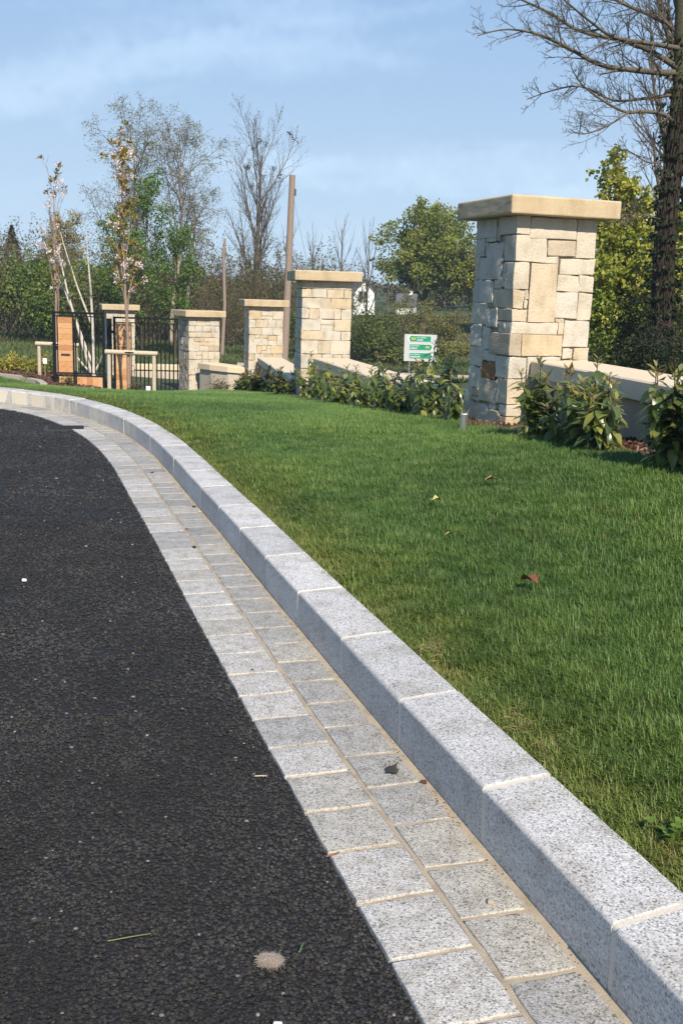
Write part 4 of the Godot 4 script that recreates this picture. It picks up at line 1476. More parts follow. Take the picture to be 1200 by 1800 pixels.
func build_litter() -> void:
	var r := rnd(14)
	var lm := leaf_mat(0.8, lin(0.04, 0.03, 0.01))
	for e in [["dead_leaf", "pale yellow dead leaf lying left of centre on the lawn", Vector3(0.5, 0, -5.47), 0.05, 0.04, Color(0.42, 0.36, 0.12)],
		["dead_leaf", "light tan dead leaf lying highest on the lawn", Vector3(0.83, 0, -5.8), 0.075, 0.045, Color(0.48, 0.30, 0.13)],
		["dead_leaf", "large reddish brown curled leaf on the lawn at right", Vector3(0.74, 0, -3.98), 0.095, 0.055, Color(0.20, 0.065, 0.03)],
		["dead_leaf", "small tan leaf lying on the lawn between the larger ones", Vector3(0.5, 0, -4.75), 0.045, 0.02, Color(0.38, 0.25, 0.10)]]:
		var p := on(e[2].x, e[2].z, 0.072)
		var o := part(e[0], curled(e[3], e[4], r, 0.1, e[5]), lm, self)
		o.position = p
		o.rotation = Vector3(0.1, r.randf() * 6, 0.12)
		tag(o, e[1], "leaf", "dead leaves on the lawn")
	var bl := part("crumpled_leaf", curled(0.042, 0.045, r, 0.45, Color(0.035, 0.028, 0.024), 0.22), lm, self)
	bl.position = Vector3(0.168, 0.011, -2.83)
	bl.rotation = Vector3(0.1, 0.9, 0.2)
	tag(bl, "dark crumpled leaf lying on the setts beside the kerb", "leaf")
	# crumbs of soil and stone on the setts and along the kerb
	var stones := [["dark lump of soil against the kerb foot, halfway along", 5.02, -0.03, 0.016, Color(0.05, 0.035, 0.025)], ["pale pebble against the kerb foot, halfway along", 4.86, -0.02, 0.014, Color(0.45, 0.4, 0.32)], ["rust coloured crumb on the setts near the second pebble", 4.4, -0.17, 0.01, Color(0.22, 0.08, 0.03)], ["grey pebble on the outer row of setts, left of the dark leaf", 2.05, -0.29, 0.009, Color(0.10, 0.10, 0.10)], ["pale flat chip on the sett nearest the camera beside the kerb", 0.45, -0.09, 0.012, Color(0.34, 0.29, 0.23)], ["small black pebble on the inner setts far along the channel", 6.35, -0.13, 0.017, Color(0.02, 0.02, 0.02)], ["small black pebble on the joint between the rows of setts", 3.95, -0.2, 0.014, Color(0.025, 0.025, 0.025)], ["dark red crumb at the kerb foot near the camera", 1.05, -0.015, 0.013, Color(0.07, 0.03, 0.02)]]
	var near := nearest_s(Vector2(0.6, -1.8))
	for e in stones:
		var q := along(near + e[1], e[2])
		var o := part("pebble", stone_mesh(Vector3(e[3], e[3] * 0.6, e[3] * 0.8) * 1.4, e[3] * 0.3, e[3] * 0.25, 1, e[1] * 50), mat(lin(e[4].r, e[4].g, e[4].b), 0.9), self)
		o.position = v3(q, 0.004 + e[3] * 0.35)
		o.rotation.y = e[1] * 3
		tag(o, e[0], "pebble", "pebbles and crumbs on the setts")
	# tuft of pale fluff on the asphalt
	var fl := MB.new()
	for k in 1500:
		var a := r.randf() * TAU
		var q := sqrt(r.randf()) * 0.019
		var p := Vector3(cos(a) * q * 1.35, r.randf_range(0, 0.012), sin(a) * q)
		var c := r.randf_range(0.7, 1.2)
		fl.col = Color(0.46 * c, 0.36 * c, 0.28 * c) if r.randf() < 0.6 else Color(0.58 * c, 0.55 * c, 0.52 * c)
		var d := (any_dir(r) * Vector3(1, 0.4, 1)).normalized()
		fl.tube(PackedVector3Array([p, p + d * 0.005 + Vector3(0, 0.002, 0), p + d * 0.009 + any_dir(r) * 0.004]), PackedFloat32Array([0.0002, 0.0002, 0.00012]), 3, false)
	var fo := part("fluff_tuft", fl.mesh(), lm, self)
	fo.position = Vector3(-0.118, 0.004, -1.93)
	tag(fo, "tuft of pale brown fluff lying on the asphalt", "fluff")
	# bits of straw, twig and chipped stone on the asphalt
	var bits := [["straw", "straw stalk lying at the edge of the asphalt by the setts", Vector3(-0.205, 0.006, -2.78), 0.034, 0.0018, Color(0.5, 0.42, 0.28), 0.1], ["twig", "reddish twig across the joint at the asphalt edge", Vector3(0.005, 0.008, -2.36), 0.04, 0.0025, Color(0.22, 0.09, 0.04), 0.6], ["straw", "thin green stalk lying on the asphalt at lower left", Vector3(-0.42, 0.006, -2.0), 0.09, 0.0012, Color(0.16, 0.2, 0.07), 0.35], ["grass_blade", "single green blade standing on the asphalt right of the fluff", Vector3(-0.055, 0.01, -1.98), 0.03, 0.0014, Color(0.1, 0.22, 0.05), 1.4]]
	for e in bits:
		var mb := MB.new()
		mb.col = e[5]
		var d: Vector3 = Vector3(cos(e[6]), 0, -sin(e[6])) * e[3]
		mb.tube(PackedVector3Array([-d * 0.5, Vector3(0, e[3] * 0.06, e[3] * 0.08), d * 0.5]), PackedFloat32Array([e[4], e[4] * 0.9, e[4] * 0.6]), 6)
		var o := part(e[0], mb.mesh(), lm, self)
		o.position = e[2]
		tag(o, e[1], e[0].replace("_", " "))
	for e in [["white stone chip on the asphalt at the left, middle distance", Vector3(-1.47, 0.003, -4.75), 0.016], ["white stone chip on the asphalt close to the fluff", Vector3(-0.09, 0.003, -1.745), 0.013], ["white stone chip at the left edge of the asphalt", Vector3(-1.15, 0.003, -3.35), 0.012]]:
		var o := part("stone_chip", stone_mesh(Vector3(e[2], e[2] * 0.5, e[2] * 0.7) * 1.3, e[2] * 0.2, e[2] * 0.2, 1, e[2] * 900), M.white_paint, self)
		o.position = e[1]
		tag(o, e[0], "stone chip", "pale chips on the asphalt")
	# clover and dry grass at the back of the kerb
	var cl := MB.new()
	for k in 16:
		var b := Vector3(r.randf_range(-0.035, 0.035), 0, r.randf_range(-0.05, 0.05))
		var t := b + Vector3(r.randf_range(-0.012, 0.012), r.randf_range(0.02, 0.045), r.randf_range(-0.012, 0.012))
		cl.col = Color(0.12, 0.2, 0.04)
		cl.tube(PackedVector3Array([b, t]), PackedFloat32Array([0.0009, 0.0007]), 4, false)
		var n := (Vector3.UP + any_dir(r) * 0.35).normalized()
		var x := n.cross(any_dir(r)).normalized()
		for j in 3:
			var d := x.rotated(n, TAU * j / 3.0)
			var s := n.cross(d)
			var g := r.randf_range(0.8, 1.2)
			cl.col = Color(0.13 * g, 0.21 * g, 0.035 * g)
			for e in 8:
				var a0 := TAU * e / 8.0
				var a1 := TAU * (e + 1) / 8.0
				var c := t + d * 0.0068
				cl.tri(c, c + (d * cos(a0) + s * sin(a0)) * 0.0066, c + (d * cos(a1) + s * sin(a1)) * 0.0066)
	var co := part("clover_patch", cl.mesh(), M.leaf, self)
	co.position = Vector3(0.775, ground(0.775, -2.2) + 0.005, -2.2)
	tag(co, "small clover patch in the grass at the back of the nearest kerb", "clover")
	for e in [["tuft of dry straw coloured grass at the kerb back, nearer one", Vector2(0.535, -2.86)], ["tuft of dry straw coloured grass at the kerb back, farther one", Vector2(0.335, -3.5)]]:
		var dg := MB.new()
		for k in 46:
			var b := Vector3(r.randfn(0, 0.022), r.randf_range(0.0, 0.012), r.randfn(0, 0.075))
			var d := (any_dir(r) * Vector3(1, 0.35, 1)).normalized()
			var g := r.randf_range(0.5, 1.2)
			dg.col = Color(0.36 * g, 0.25 * g, 0.12 * g)
			dg.tube(PackedVector3Array([b, b + d * 0.018 + Vector3(0, 0.006, 0), b + d * 0.034]), PackedFloat32Array([0.0009, 0.0009, 0.0004]), 3, false)
		var dgo := part("dry_grass_tuft", dg.mesh(), lm, self)
		dgo.position = on(e[1].x, e[1].y, 0.012)
		tag(dgo, e[0], "dry grass", "dry grass along the kerb")
	# metal cover in the road at the far bend
	var gl := thing("drain_cover", "small dark iron cover in the asphalt near the far bend", "drain cover", Vector3(-2.72, -0.002, -10.25), 0.25)
	bar_part("frame", gl, -0.20, 0.20, -0.02, 0.006, 0.30, M.iron)
	bar_part("lid", gl, -0.17, 0.17, 0.006, 0.012, 0.25, M.tar)
	# spike light in the lawn edge
	for e in [["galvanised spike light standing at the foot of the nearest pillar", Vector2(0.98, -8.62), 0.16, 0.034], ["small white marker tube in front of the middle laurels", Vector2(-0.98, -17.0), 0.13, 0.03]]:
		var sp := thing("ground_light", e[0], "ground light", on(e[1].x, e[1].y), 0.0)
		var mb := MB.new()
		var pts := PackedVector3Array()
		var rr := PackedFloat32Array()
		for k in 12:
			pts.append(Vector3(0, -0.03 + (e[2] + 0.03) * k / 11.0, 0))
			rr.append(e[3] * (1.0 if k % 2 else 0.93))
		mb.tube(pts, rr, 16)
		part("housing", mb.mesh(), M.steel, sp)
		var lens := MB.new()
		lens.tube(PackedVector3Array([Vector3(0, e[2], 0), Vector3(0, e[2] + 0.006, 0)]), PackedFloat32Array([e[3] * 0.8, e[3] * 0.75]), 16)
		part("lens", lens.mesh(), M.plastic, sp)

# ---------------------------------------------------------------- trees and shrubs
# level: [segments, sides, wander, upward pull, children, angle from, angle to, length ratio, radius ratio, first child at]
var min_r := 0.003

func grow(mbs: Array, r: RandomNumberGenerator, p: Vector3, d: Vector3, l: float, rad: float, lv: int, S: Array, tips: Array) -> void:
	var e: Array = S[lv]
	var seg: int = e[0]
	var pts := PackedVector3Array([p])
	var rr := PackedFloat32Array([rad])
	var dirs := [d]
	var q := p
	var dd := d
	for k in seg:
		dd = (dd + any_dir(r) * e[2] + Vector3(0, e[3], 0)).normalized()
		q += dd * l / seg
		pts.append(q)
		dirs.append(dd)
		rr.append(rad * (1.0 - 0.8 * (k + 1.0) / seg))
	var mb: MB = mbs[mini(lv, mbs.size() - 1)]
	mb.tube(pts, rr, e[1], lv == 0)
	if lv == S.size() - 1:
		tips.append([q, dd])
		tips.append([pts[seg / 2], dirs[seg / 2]])
		return
	tips.append([q, dd])
	var n: int = e[4]
	var az := r.randf() * TAU
	for k in n:
		var t: float = lerpf(e[9], 0.98, (k + r.randf()) / n)
		var f := t * seg
		var i := mini(int(f), seg - 1)
		var at := pts[i].lerp(pts[i + 1], f - i)
		var bd: Vector3 = dirs[i + 1]
		az += 2.39996 + r.randf_range(-0.5, 0.5)
		var side := bd.cross(Vector3(0.2, 0.4, 0.9)).normalized().rotated(bd, az)
		var ang := r.randf_range(e[5], e[6])
		var nd: Vector3 = (bd * cos(ang) + side * sin(ang)).normalized()
		grow(mbs, r, at, nd, l * e[7] * (1.15 - 0.6 * t) * r.randf_range(0.7, 1.2), maxf(rr[i] * e[8], min_r), lv + 1, S, tips)

func spray(mb: MB, r: RandomNumberGenerator, tips: Array, per: int, spread: float, l: float, w: float, c0: Color, c1: Color, droop := 0.0) -> void:
	for t in tips:
		for k in per:
			var p: Vector3 = t[0] + any_dir(r) * spread * r.randf()
			var d: Vector3 = (t[1] * 0.4 + any_dir(r) + Vector3(0, -droop, 0)).normalized()
			var s := d.cross(any_dir(r)).normalized()
			var g := r.randf_range(0.7, 1.25)
			mb.col = c0.lerp(c1, r.randf()) * g
			var z := r.randf_range(0.7, 1.3)
			mb.leaf(p, d, s, l * z, w * z)

func crown(mb: MB, r: RandomNumberGenerator, lobes: int, per: int, ext: Vector3, mid: Vector3, ls: float, l: float, w: float, c0: Color, c1: Color, base_cut := -1.0) -> void:
	# leaf clumps gathered round boughs: each clump a ragged shell with air between
	for k in lobes:
		var u := any_dir(r)
		if u.y < base_cut:
			u.y = -u.y
		var c := mid + u * ext * pow(r.randf(), 0.45)
		var sz := ls * r.randf_range(0.55, 1.25)
		var tone := r.randf()
		var g0 := r.randf_range(0.8, 1.2)
		for j in per:
			var q := any_dir(r)
			var p := c + q * Vector3(1, 0.62, 1) * sz * pow(r.randf(), 0.4)
			var d := (q + any_dir(r) * 0.9 + Vector3(0, -0.15, 0)).normalized()
			var s := d.cross(any_dir(r)).normalized()
			mb.col = c0.lerp(c1, clampf(tone + r.randf_range(-0.3, 0.3), 0, 1)) * g0 * r.randf_range(0.75, 1.25)
			var z := r.randf_range(0.6, 1.3)
			mb.leaf(p, d, s, l * z, w * z)

func curve_tube(mb: MB, pts: Array, r0: float, r1: float, sides: int) -> PackedVector3Array:
	var c := Curve3D.new()
	for i in pts.size():
		var t: Vector3 = (pts[mini(i + 1, pts.size() - 1)] - pts[maxi(i - 1, 0)]) / 6.0
		c.add_point(pts[i], -t, t)
	var n := (pts.size() - 1) * 4
	var out := PackedVector3Array()
	var rr := PackedFloat32Array()
	var L := c.get_baked_length()
	for k in n + 1:
		out.append(c.sample_baked(L * k / n, true))
		rr.append(lerpf(r0, r1, pow(float(k) / n, 0.8)))
	mb.tube(out, rr, sides)
	return out

func build_big_tree() -> void:
	min_r = 0.0035
	var r := rnd(20)
	var base := Vector3(5.02, ground(5.0, -17.0), -17.0)
	var root := thing("bare_tree", "tall leafless tree with ivy clad trunk at the right edge, branches spread left", "tree", base)
	var V := func(x, y, z): return Vector3(x, y, z) - base
	var tk := MB.new()
	var trunk := [V.call(5.02, base.y - 0.3, -17.0), V.call(4.97, 1.15, -17.0), V.call(4.93, 1.94, -17.0), V.call(4.91, 2.63, -17.0), V.call(4.93, 3.40, -17.0), V.call(4.95, 4.10, -17.0), V.call(4.93, 4.80, -17.02), V.call(4.90, 5.36, -17.05), V.call(4.87, 6.0, -17.1), V.call(4.83, 6.8, -17.2), V.call(4.9, 8.0, -17.3), V.call(5.1, 9.6, -17.4), V.call(5.3, 11.2, -17.3)]
	curve_tube(tk, trunk, 0.175, 0.05, 18)
	part("trunk", tk.mesh(), M.green_bark, root)
	var B := [
		[[V.call(4.88, 4.81, -17.00), V.call(4.56, 4.77, -16.79), V.call(4.06, 4.75, -16.57), V.call(3.53, 4.77, -16.36), V.call(3.06, 4.92, -16.14), V.call(2.60, 5.04, -15.93), V.call(2.09, 5.05, -15.71), V.call(1.67, 4.91, -15.50)], 0.065],
		[[V.call(4.86, 4.89, -17.00), V.call(4.46, 5.03, -16.80), V.call(3.97, 5.15, -16.60), V.call(3.25, 5.22, -16.40), V.call(2.71, 5.42, -16.20), V.call(2.09, 5.61, -16.00), V.call(1.5, 5.9, -15.8)], 0.055],
		[[V.call(4.87, 5.16, -17.00), V.call(4.39, 5.12, -16.60), V.call(3.71, 5.10, -16.20), V.call(3.28, 5.19, -15.80), V.call(2.87, 5.32, -15.40), V.call(2.40, 5.50, -15.00)], 0.05],
		[[V.call(4.95, 4.00, -17.00), V.call(4.68, 4.16, -16.75), V.call(4.28, 4.16, -16.50), V.call(3.97, 4.10, -16.25), V.call(3.57, 4.20, -16.00), V.call(3.19, 4.37, -15.75), V.call(2.98, 4.53, -15.50)], 0.048],
		[[V.call(4.85, 4.50, -17.00), V.call(4.28, 4.40, -16.90), V.call(3.88, 4.36, -16.80), V.call(3.37, 4.52, -16.70), V.call(2.93, 4.43, -16.60), V.call(2.55, 4.28, -16.50)], 0.034],
		[[V.call(4.05, 4.13, -16.30), V.call(3.61, 3.84, -15.97), V.call(3.24, 3.70, -15.73), V.call(3.03, 3.72, -15.50)], 0.022],
		[[V.call(4.90, 5.06, -17.00), V.call(4.72, 5.44, -17.17), V.call(4.63, 5.80, -17.33), V.call(4.50, 6.40, -17.50), V.call(4.2, 7.3, -17.6), V.call(3.9, 8.4, -17.5)], 0.075],
		[[V.call(4.88, 3.54, -17.00), V.call(4.48, 3.46, -16.67), V.call(4.14, 3.54, -16.33), V.call(3.93, 3.55, -16.00)], 0.016],
		[[V.call(4.88, 2.65, -17.00), V.call(4.41, 2.68, -16.50), V.call(3.95, 2.63, -16.00)], 0.013],
		[[V.call(4.88, 5.36, -17.00), V.call(4.55, 5.67, -17.33), V.call(4.09, 5.95, -17.67), V.call(3.70, 6.27, -18.00), V.call(3.1, 6.7, -18.3)], 0.05],
		[[V.call(4.92, 4.3, -17.0), V.call(5.5, 4.6, -16.7), V.call(6.3, 4.8, -16.3), V.call(7.3, 5.2, -16.0)], 0.06],
		[[V.call(4.88, 5.8, -17.1), V.call(5.5, 6.4, -17.3), V.call(6.2, 7.2, -17.7), V.call(6.8, 8.3, -18.0)], 0.07],
		[[V.call(4.85, 6.6, -17.2), V.call(4.2, 7.0, -16.8), V.call(3.4, 7.3, -16.3), V.call(2.6, 7.4, -15.8)], 0.06],
		[[V.call(4.93, 3.0, -17.0), V.call(5.3, 3.1, -16.9), V.call(5.9, 3.3, -16.8)], 0.02]]
	var S := [[6, 4, 0.16, 0.03, 6, 0.5, 1.0, 0.42, 0.62, 0.2], [4, 3, 0.22, 0.05, 4, 0.45, 0.95, 0.42, 0.6, 0.25], [3, 3, 0.25, 0.06, 0, 0, 0, 0, 0, 0]]
	for b in B:
		var mb := MB.new()
		var line3 := curve_tube(mb, b[0], b[1] * 0.85, 0.007, 7)
		var n := line3.size()
		var L := 0.0
		for k in n - 1:
			L += line3[k].distance_to(line3[k + 1])
		var count := int(L * 11)
		var tips := []
		for k in count:
			var t := pow(r.randf_range(0.03, 1.0), 0.8)
			var i := mini(int(t * (n - 1)), n - 2)
			var d := (line3[i + 1] - line3[i]).normalized()
			var side := d.cross(any_dir(r)).normalized()
			var nd := (d * r.randf_range(0.5, 1.0) + side * 0.75 + Vector3(0, 0.18, 0)).normalized()
			grow([mb], r, line3[i], nd, r.randf_range(0.3, 0.8) * (1.15 - 0.6 * t), lerpf(b[1] * 0.28, 0.006, t), 0, S, tips)
		part("branch", mb.mesh(), M.grey_bark if b[1] > 0.015 else M.twig, root)
	# ivy stems and leaves that cling to the trunk
	var iv := MB.new()
	var lf := MB.new()
	var tline := curve_tube(MB.new(), trunk, 0.29, 0.05, 3)
	for k in 260:
		var a := r.randf() * TAU
		var pts := PackedVector3Array()
		var rr := PackedFloat32Array()
		var i0 := r.randi_range(0, 10)
		var m := r.randi_range(4, 12)
		for j in m:
			var i := mini(i0 + j, 27)
			a += r.randf_range(-0.25, 0.25)
			var rad := lerpf(0.175, 0.05, pow(i / 48.0, 0.8)) + r.randf_range(-0.005, 0.03)
			pts.append(tline[i] + Vector3(cos(a), 0, sin(a)) * rad)
			rr.append(r.randf_range(0.006, 0.016))
		iv.tube(pts, rr, 4, false)
		for j in r.randi_range(0, 3):
			var p := pts[r.randi_range(0, m - 1)]
			var d := (any_dir(r) + Vector3(cos(a), -0.2, sin(a))).normalized()
			iv.tube(PackedVector3Array([p, p + d * 0.12, p + d * 0.2 + any_dir(r) * 0.06]), PackedFloat32Array([0.004, 0.003, 0.002]), 3, false)
	for k in 3200:
		var i := int(pow(r.randf(), 2.4) * 24)
		var a := r.randf() * TAU
		var rad := lerpf(0.18, 0.06, pow(i / 48.0, 0.8)) + r.randf_range(0.0, 0.09)
		var p := tline[i] + Vector3(cos(a), 0, sin(a)) * rad + any_dir(r) * 0.06
		var g := r.randf_range(0.5, 1.3)
		lf.col = Color(0.022 * g, 0.04 * g, 0.013 * g)
		var d := (Vector3(cos(a), -0.9, sin(a)) + any_dir(r) * 0.6).normalized()
		lf.leaf(p, d, d.cross(any_dir(r)).normalized(), 0.07, 0.06)
	part("ivy_stems", iv.mesh(), M.ivy_stem, root)
	part("ivy_leaves", lf.mesh(), M.leaf, root)

func tree(called: String, label: String, at: Vector2, h: float, rad: float, lean: Vector3, S: Array, bark: Material, sd: int, group := "", start := 0.0) -> Array:
	var r := rnd(sd)
	var root := thing(called, label, "tree", on(at.x, at.y, -0.1), 0.0, group)
	var a := MB.new()
	var b := MB.new()
	var tips := []
	grow([a, b, b] if bark == M.birch_bark else [a, a, b], r, Vector3(0, start, 0), (Vector3.UP + lean).normalized(), h, rad, 0, S, tips)
	part("trunk", a.mesh(), bark, root)
	part("crown", b.mesh(), M.twig if bark != M.cherry_bark else M.cherry_bark, root)
	return [root, tips, r]

func build_trees() -> void:
	min_r = 0.006
	# birches behind the gate: fine drooping twigs with the first small leaves
	var Sb := [[9, 8, 0.09, 0.03, 16, 0.3, 0.65, 0.42, 0.5, 0.28], [6, 5, 0.14, 0.05, 11, 0.4, 0.9, 0.45, 0.55, 0.2], [5, 3, 0.2, -0.06, 8, 0.4, 0.9, 0.6, 0.6, 0.15], [5, 3, 0.22, -0.22, 0, 0, 0, 0, 0, 0]]
	var Sb2 := [[8, 8, 0.09, 0.03, 10, 0.35, 0.65, 0.43, 0.5, 0.3], [6, 5, 0.14, 0.05, 7, 0.4, 0.9, 0.45, 0.55, 0.2], [5, 3, 0.2, -0.06, 5, 0.4, 0.9, 0.6, 0.6, 0.15], [4, 3, 0.22, -0.22, 0, 0, 0, 0, 0, 0]]
	var c0 := Color(0.21, 0.21, 0.085)
	var c1 := Color(0.22, 0.18, 0.10)
	var birches := [["tall weeping birch with hazy young leaves, left of two behind the gate", Vector2(-9.6, -48.5), 8.9, 0.12, Vector3(-0.09, 0, 0), 101], ["tall weeping birch whose crown is right of the flowering cherry", Vector2(-8.1, -49.0), 9.1, 0.12, Vector3(0.07, 0, 0), 102], ["smaller birch with a pale trunk leaning right toward the bare ash", Vector2(-8.2, -50.5), 6.6, 0.13, Vector3(0.32, 0, 0), 103]]
	for e in birches:
		var t := tree("birch_tree", e[0], e[1], e[2], e[3], e[4], Sb if e[2] > 8.0 else Sb2, M.birch_bark, e[5])
		var mb := MB.new()
		spray(mb, t[2], t[1], 3, 0.2, 0.07, 0.036, c0, c1, 0.3)
		part("leaves", mb.mesh(), M.leaf, t[0])
	# the ash: stout ascending limbs, bare, a few seed bunches high up
	var Sa := [[9, 9, 0.05, 0.04, 18, 0.3, 0.65, 0.50, 0.5, 0.15], [6, 5, 0.10, 0.12, 13, 0.3, 0.7, 0.42, 0.5, 0.15], [4, 3, 0.14, 0.12, 6, 0.4, 0.8, 0.45, 0.65, 0.2], [3, 3, 0.2, 0.12, 0, 0, 0, 0, 0, 0]]
	var ash := tree("ash_tree", "bare upright ash with dark seed bunches, left of the utility pole", Vector2(-5.0, -55.0), 9.5, 0.17, Vector3(0, 0, 0), Sa, M.grey_bark, 104)
	var sb := MB.new()
	var rs: RandomNumberGenerator = ash[2]
	for k in 16:
		var t: Array = ash[1][rs.randi_range(0, ash[1].size() - 1)]
		if t[0].y > 8.0:
			spray(sb, rs, [t], 26, 0.2, 0.11, 0.05, Color(0.06, 0.045, 0.03), Color(0.09, 0.07, 0.04), 0.6)
	spray(sb, rs, ash[1], 1, 0.08, 0.05, 0.03, Color(0.10, 0.085, 0.05), Color(0.13, 0.12, 0.06))
	part("seed_bunches", sb.mesh(), M.leaf, ash[0])
	# green young birches behind the cherry
	var Sg := [[7, 6, 0.06, 0.05, 11, 0.4, 0.8, 0.36, 0.45, 0.15], [4, 4, 0.15, 0.08, 6, 0.4, 0.9, 0.5, 0.6, 0.2], [3, 3, 0.2, 0.0, 0, 0, 0, 0, 0, 0]]
	for e in [["fresh green young birch just right of the flowering cherry", Vector2(-7.6, -39.5), 5.7, 105], ["fresh green young birch behind the railing gate leaf", Vector2(-6.6, -41.0), 4.3, 106], ["fresh green young birch left of the flowering cherry", Vector2(-9.0, -41.5), 5.0, 107]]:
		var t := tree("young_birch", e[0], e[1], e[2], 0.07, Vector3(0, 0, 0), Sg, M.green_bark, e[3], "young green birches")
		var mb := MB.new()
		spray(mb, t[2], t[1], 34, 0.30, 0.085, 0.06, Color(0.08, 0.16, 0.028), Color(0.15, 0.22, 0.045))
		part("leaves", mb.mesh(), M.leaf, t[0])
	# oak in first leaf
	var So := [[6, 10, 0.08, 0.05, 13, 0.6, 1.15, 0.75, 0.6, 0.3], [6, 6, 0.16, 0.08, 8, 0.5, 1.0, 0.5, 0.6, 0.25], [4, 4, 0.2, 0.06, 5, 0.5, 1.0, 0.5, 0.6, 0.2], [3, 3, 0.2, 0.03, 0, 0, 0, 0, 0, 0]]
	var oak := tree("oak_tree", "broad round oak in young olive leaf behind the road sign", Vector2(4.5, -65.0), 5.6, 0.25, Vector3(0.03, 0, 0), So, M.bark, 108)
	var om := MB.new()
	spray(om, oak[2], oak[1], 10, 0.34, 0.17, 0.12, Color(0.145, 0.18, 0.03), Color(0.27, 0.28, 0.05))
	crown(om, oak[2], 130, 110, Vector3(3.3, 3.2, 3.2), Vector3(0.2, 4.7, 0), 0.75, 0.17, 0.12, Color(0.135, 0.175, 0.03), Color(0.28, 0.29, 0.055), -0.5)
	part("leaves", om.mesh(), M.leaf, oak[0])
	var oak2 := tree("oak_tree", "half hidden smaller oak immediately left of the nearest pillar", Vector2(8.4, -66.0), 4.0, 0.25, Vector3(0, 0, 0), So, M.bark, 118)
	var om2 := MB.new()
	crown(om2, oak2[2], 60, 120, Vector3(2.2, 2.2, 2.2), Vector3(0, 3.4, 0), 0.75, 0.17, 0.12, Color(0.13, 0.15, 0.025), Color(0.26, 0.25, 0.045))
	part("leaves", om2.mesh(), M.leaf, oak2[0])
	# maple in flower behind the nearest pillar
	var Sm := [[7, 7, 0.06, 0.08, 20, 0.35, 0.8, 0.5, 0.55, 0.08], [5, 4, 0.12, 0.14, 9, 0.35, 0.8, 0.4, 0.6, 0.15], [3, 3, 0.2, 0.1, 0, 0, 0, 0, 0, 0]]
	for e in [["yellow green maple with small clustered leaves behind the nearest pillar", Vector2(5.15, -21.0), 3.5, 109], ["lower yellow green maple between the bare tree and its neighbour", Vector2(6.7, -21.5), 2.8, 110]]:
		var t := tree("maple_tree", e[0], e[1], e[2], 0.08, Vector3(0, 0, 0), Sm, M.bark, e[3])
		var mb := MB.new()
		spray(mb, t[2], t[1], 18, 0.12, 0.085, 0.075, Color(0.30, 0.33, 0.06), Color(0.52, 0.50, 0.12), 0.2)
		crown(mb, t[2], 120, 130, Vector3(1.5, 1.55, 1.2), Vector3(0, 1.75, 0), 0.30, 0.085, 0.075, Color(0.20, 0.26, 0.045), Color(0.42, 0.43, 0.09))
		part("leaves", mb.mesh(), M.maple_leaf, t[0])
	var iv := tree("ivy_covered_tree", "dark ivy covered trunk at the extreme right edge beside the bare tree", Vector2(7.7, -24.2), 9.5, 0.2, Vector3(0.02, 0, 0), Sa, M.bark, 111)
	var im := MB.new()
	for k in 2600:
		var y := r01(iv[2]) * 4.4
		var a: float = r01(iv[2]) * TAU
		var p := Vector3(cos(a), 0, sin(a)) * (0.2 + 0.22 * r01(iv[2])) + Vector3(0, y, 0)
		im.col = Color(0.02, 0.034, 0.012) * (0.5 + r01(iv[2]))
		var d: Vector3 = (Vector3(cos(a), -0.9, sin(a)) + any_dir(iv[2]) * 0.6).normalized()
		im.leaf(p, d, d.cross(any_dir(iv[2])).normalized(), 0.08, 0.07)
	part("ivy_leaves", im.mesh(), M.leaf, iv[0])
	# the two flowering cherries
	var Sc := [[10, 8, 0.03, 0.05, 16, 0.14, 0.32, 0.30, 0.5, 0.25], [5, 5, 0.08, 0.12, 4, 0.3, 0.6, 0.4, 0.6, 0.25], [3, 4, 0.1, 0.1, 0, 0, 0, 0, 0, 0]]
	for e in [["slender flowering cherry tied to the stake frame in front of the gate", Vector2(-4.93, -24.08), 5.15, 112, 0.045], ["smaller flowering cherry behind the letterbox gate leaf", Vector2(-7.5, -27.5), 4.9, 113, 0.04]]:
		var t := tree("cherry_tree", e[0], e[1], e[2], e[4], Vector3(0, 0, 0), Sc, M.cherry_bark, e[3], "")
		var rr: RandomNumberGenerator = t[2]
		var lf := MB.new()
		var fl := MB.new()
		var tp2: Array = t[1]
		for q in tp2:
			if rr.randf() < (0.62 if e[3] == 112 else 0.12):
				spray(lf, rr, [q], 14, 0.09, 0.085, 0.045, Color(0.30, 0.18, 0.035), Color(0.22, 0.21, 0.045), -0.3)
			if rr.randf() < (0.26 if e[3] == 112 else 0.2):
				var c: Vector3 = q[0] + any_dir(rr) * 0.08 + Vector3(0, -0.05, 0)
				for j in 26:
					var u := any_dir(rr)
					fl.col = Color(0.86, 0.80, 0.78).lerp(Color(0.80, 0.58, 0.56), rr.randf() * 0.6)
					fl.leaf(c + u * 0.075 * rr.randf(), (u + any_dir(rr) * 0.5).normalized(), u.cross(any_dir(rr)).normalized(), 0.042, 0.04)
		part("leaves", lf.mesh(), M.leaf, t[0])
		part("blossom", fl.mesh(), M.petal, t[0])
	# white stemmed birch clump behind the letterbox leaf
	var root := thing("multi_stem_birch", "white stemmed birch clump showing through the bars of the letterbox leaf", "tree", on(-6.78, -28.5, -0.1))
	var r := rnd(114)
	var tw2 := MB.new()
	for e in [[Vector3(0.0, 0, 0), Vector3(-0.02, 1, 0), 3.9, 0.055], [Vector3(-0.06, 0.25, 0.03), Vector3(-0.30, 1, 0.1), 4.2, 0.045], [Vector3(-0.04, 0.5, -0.03), Vector3(-0.42, 1, -0.1), 3.4, 0.038], [Vector3(0.05, 0.3, 0), Vector3(0.5, 1, 0), 1.6, 0.025], [Vector3(-0.05, 0.2, 0.0), Vector3(-0.75, 0.7, 0.1), 1.4, 0.03], [Vector3(-0.03, 1.5, 0), Vector3(-0.35, 1, 0.1), 3.0, 0.03]]:
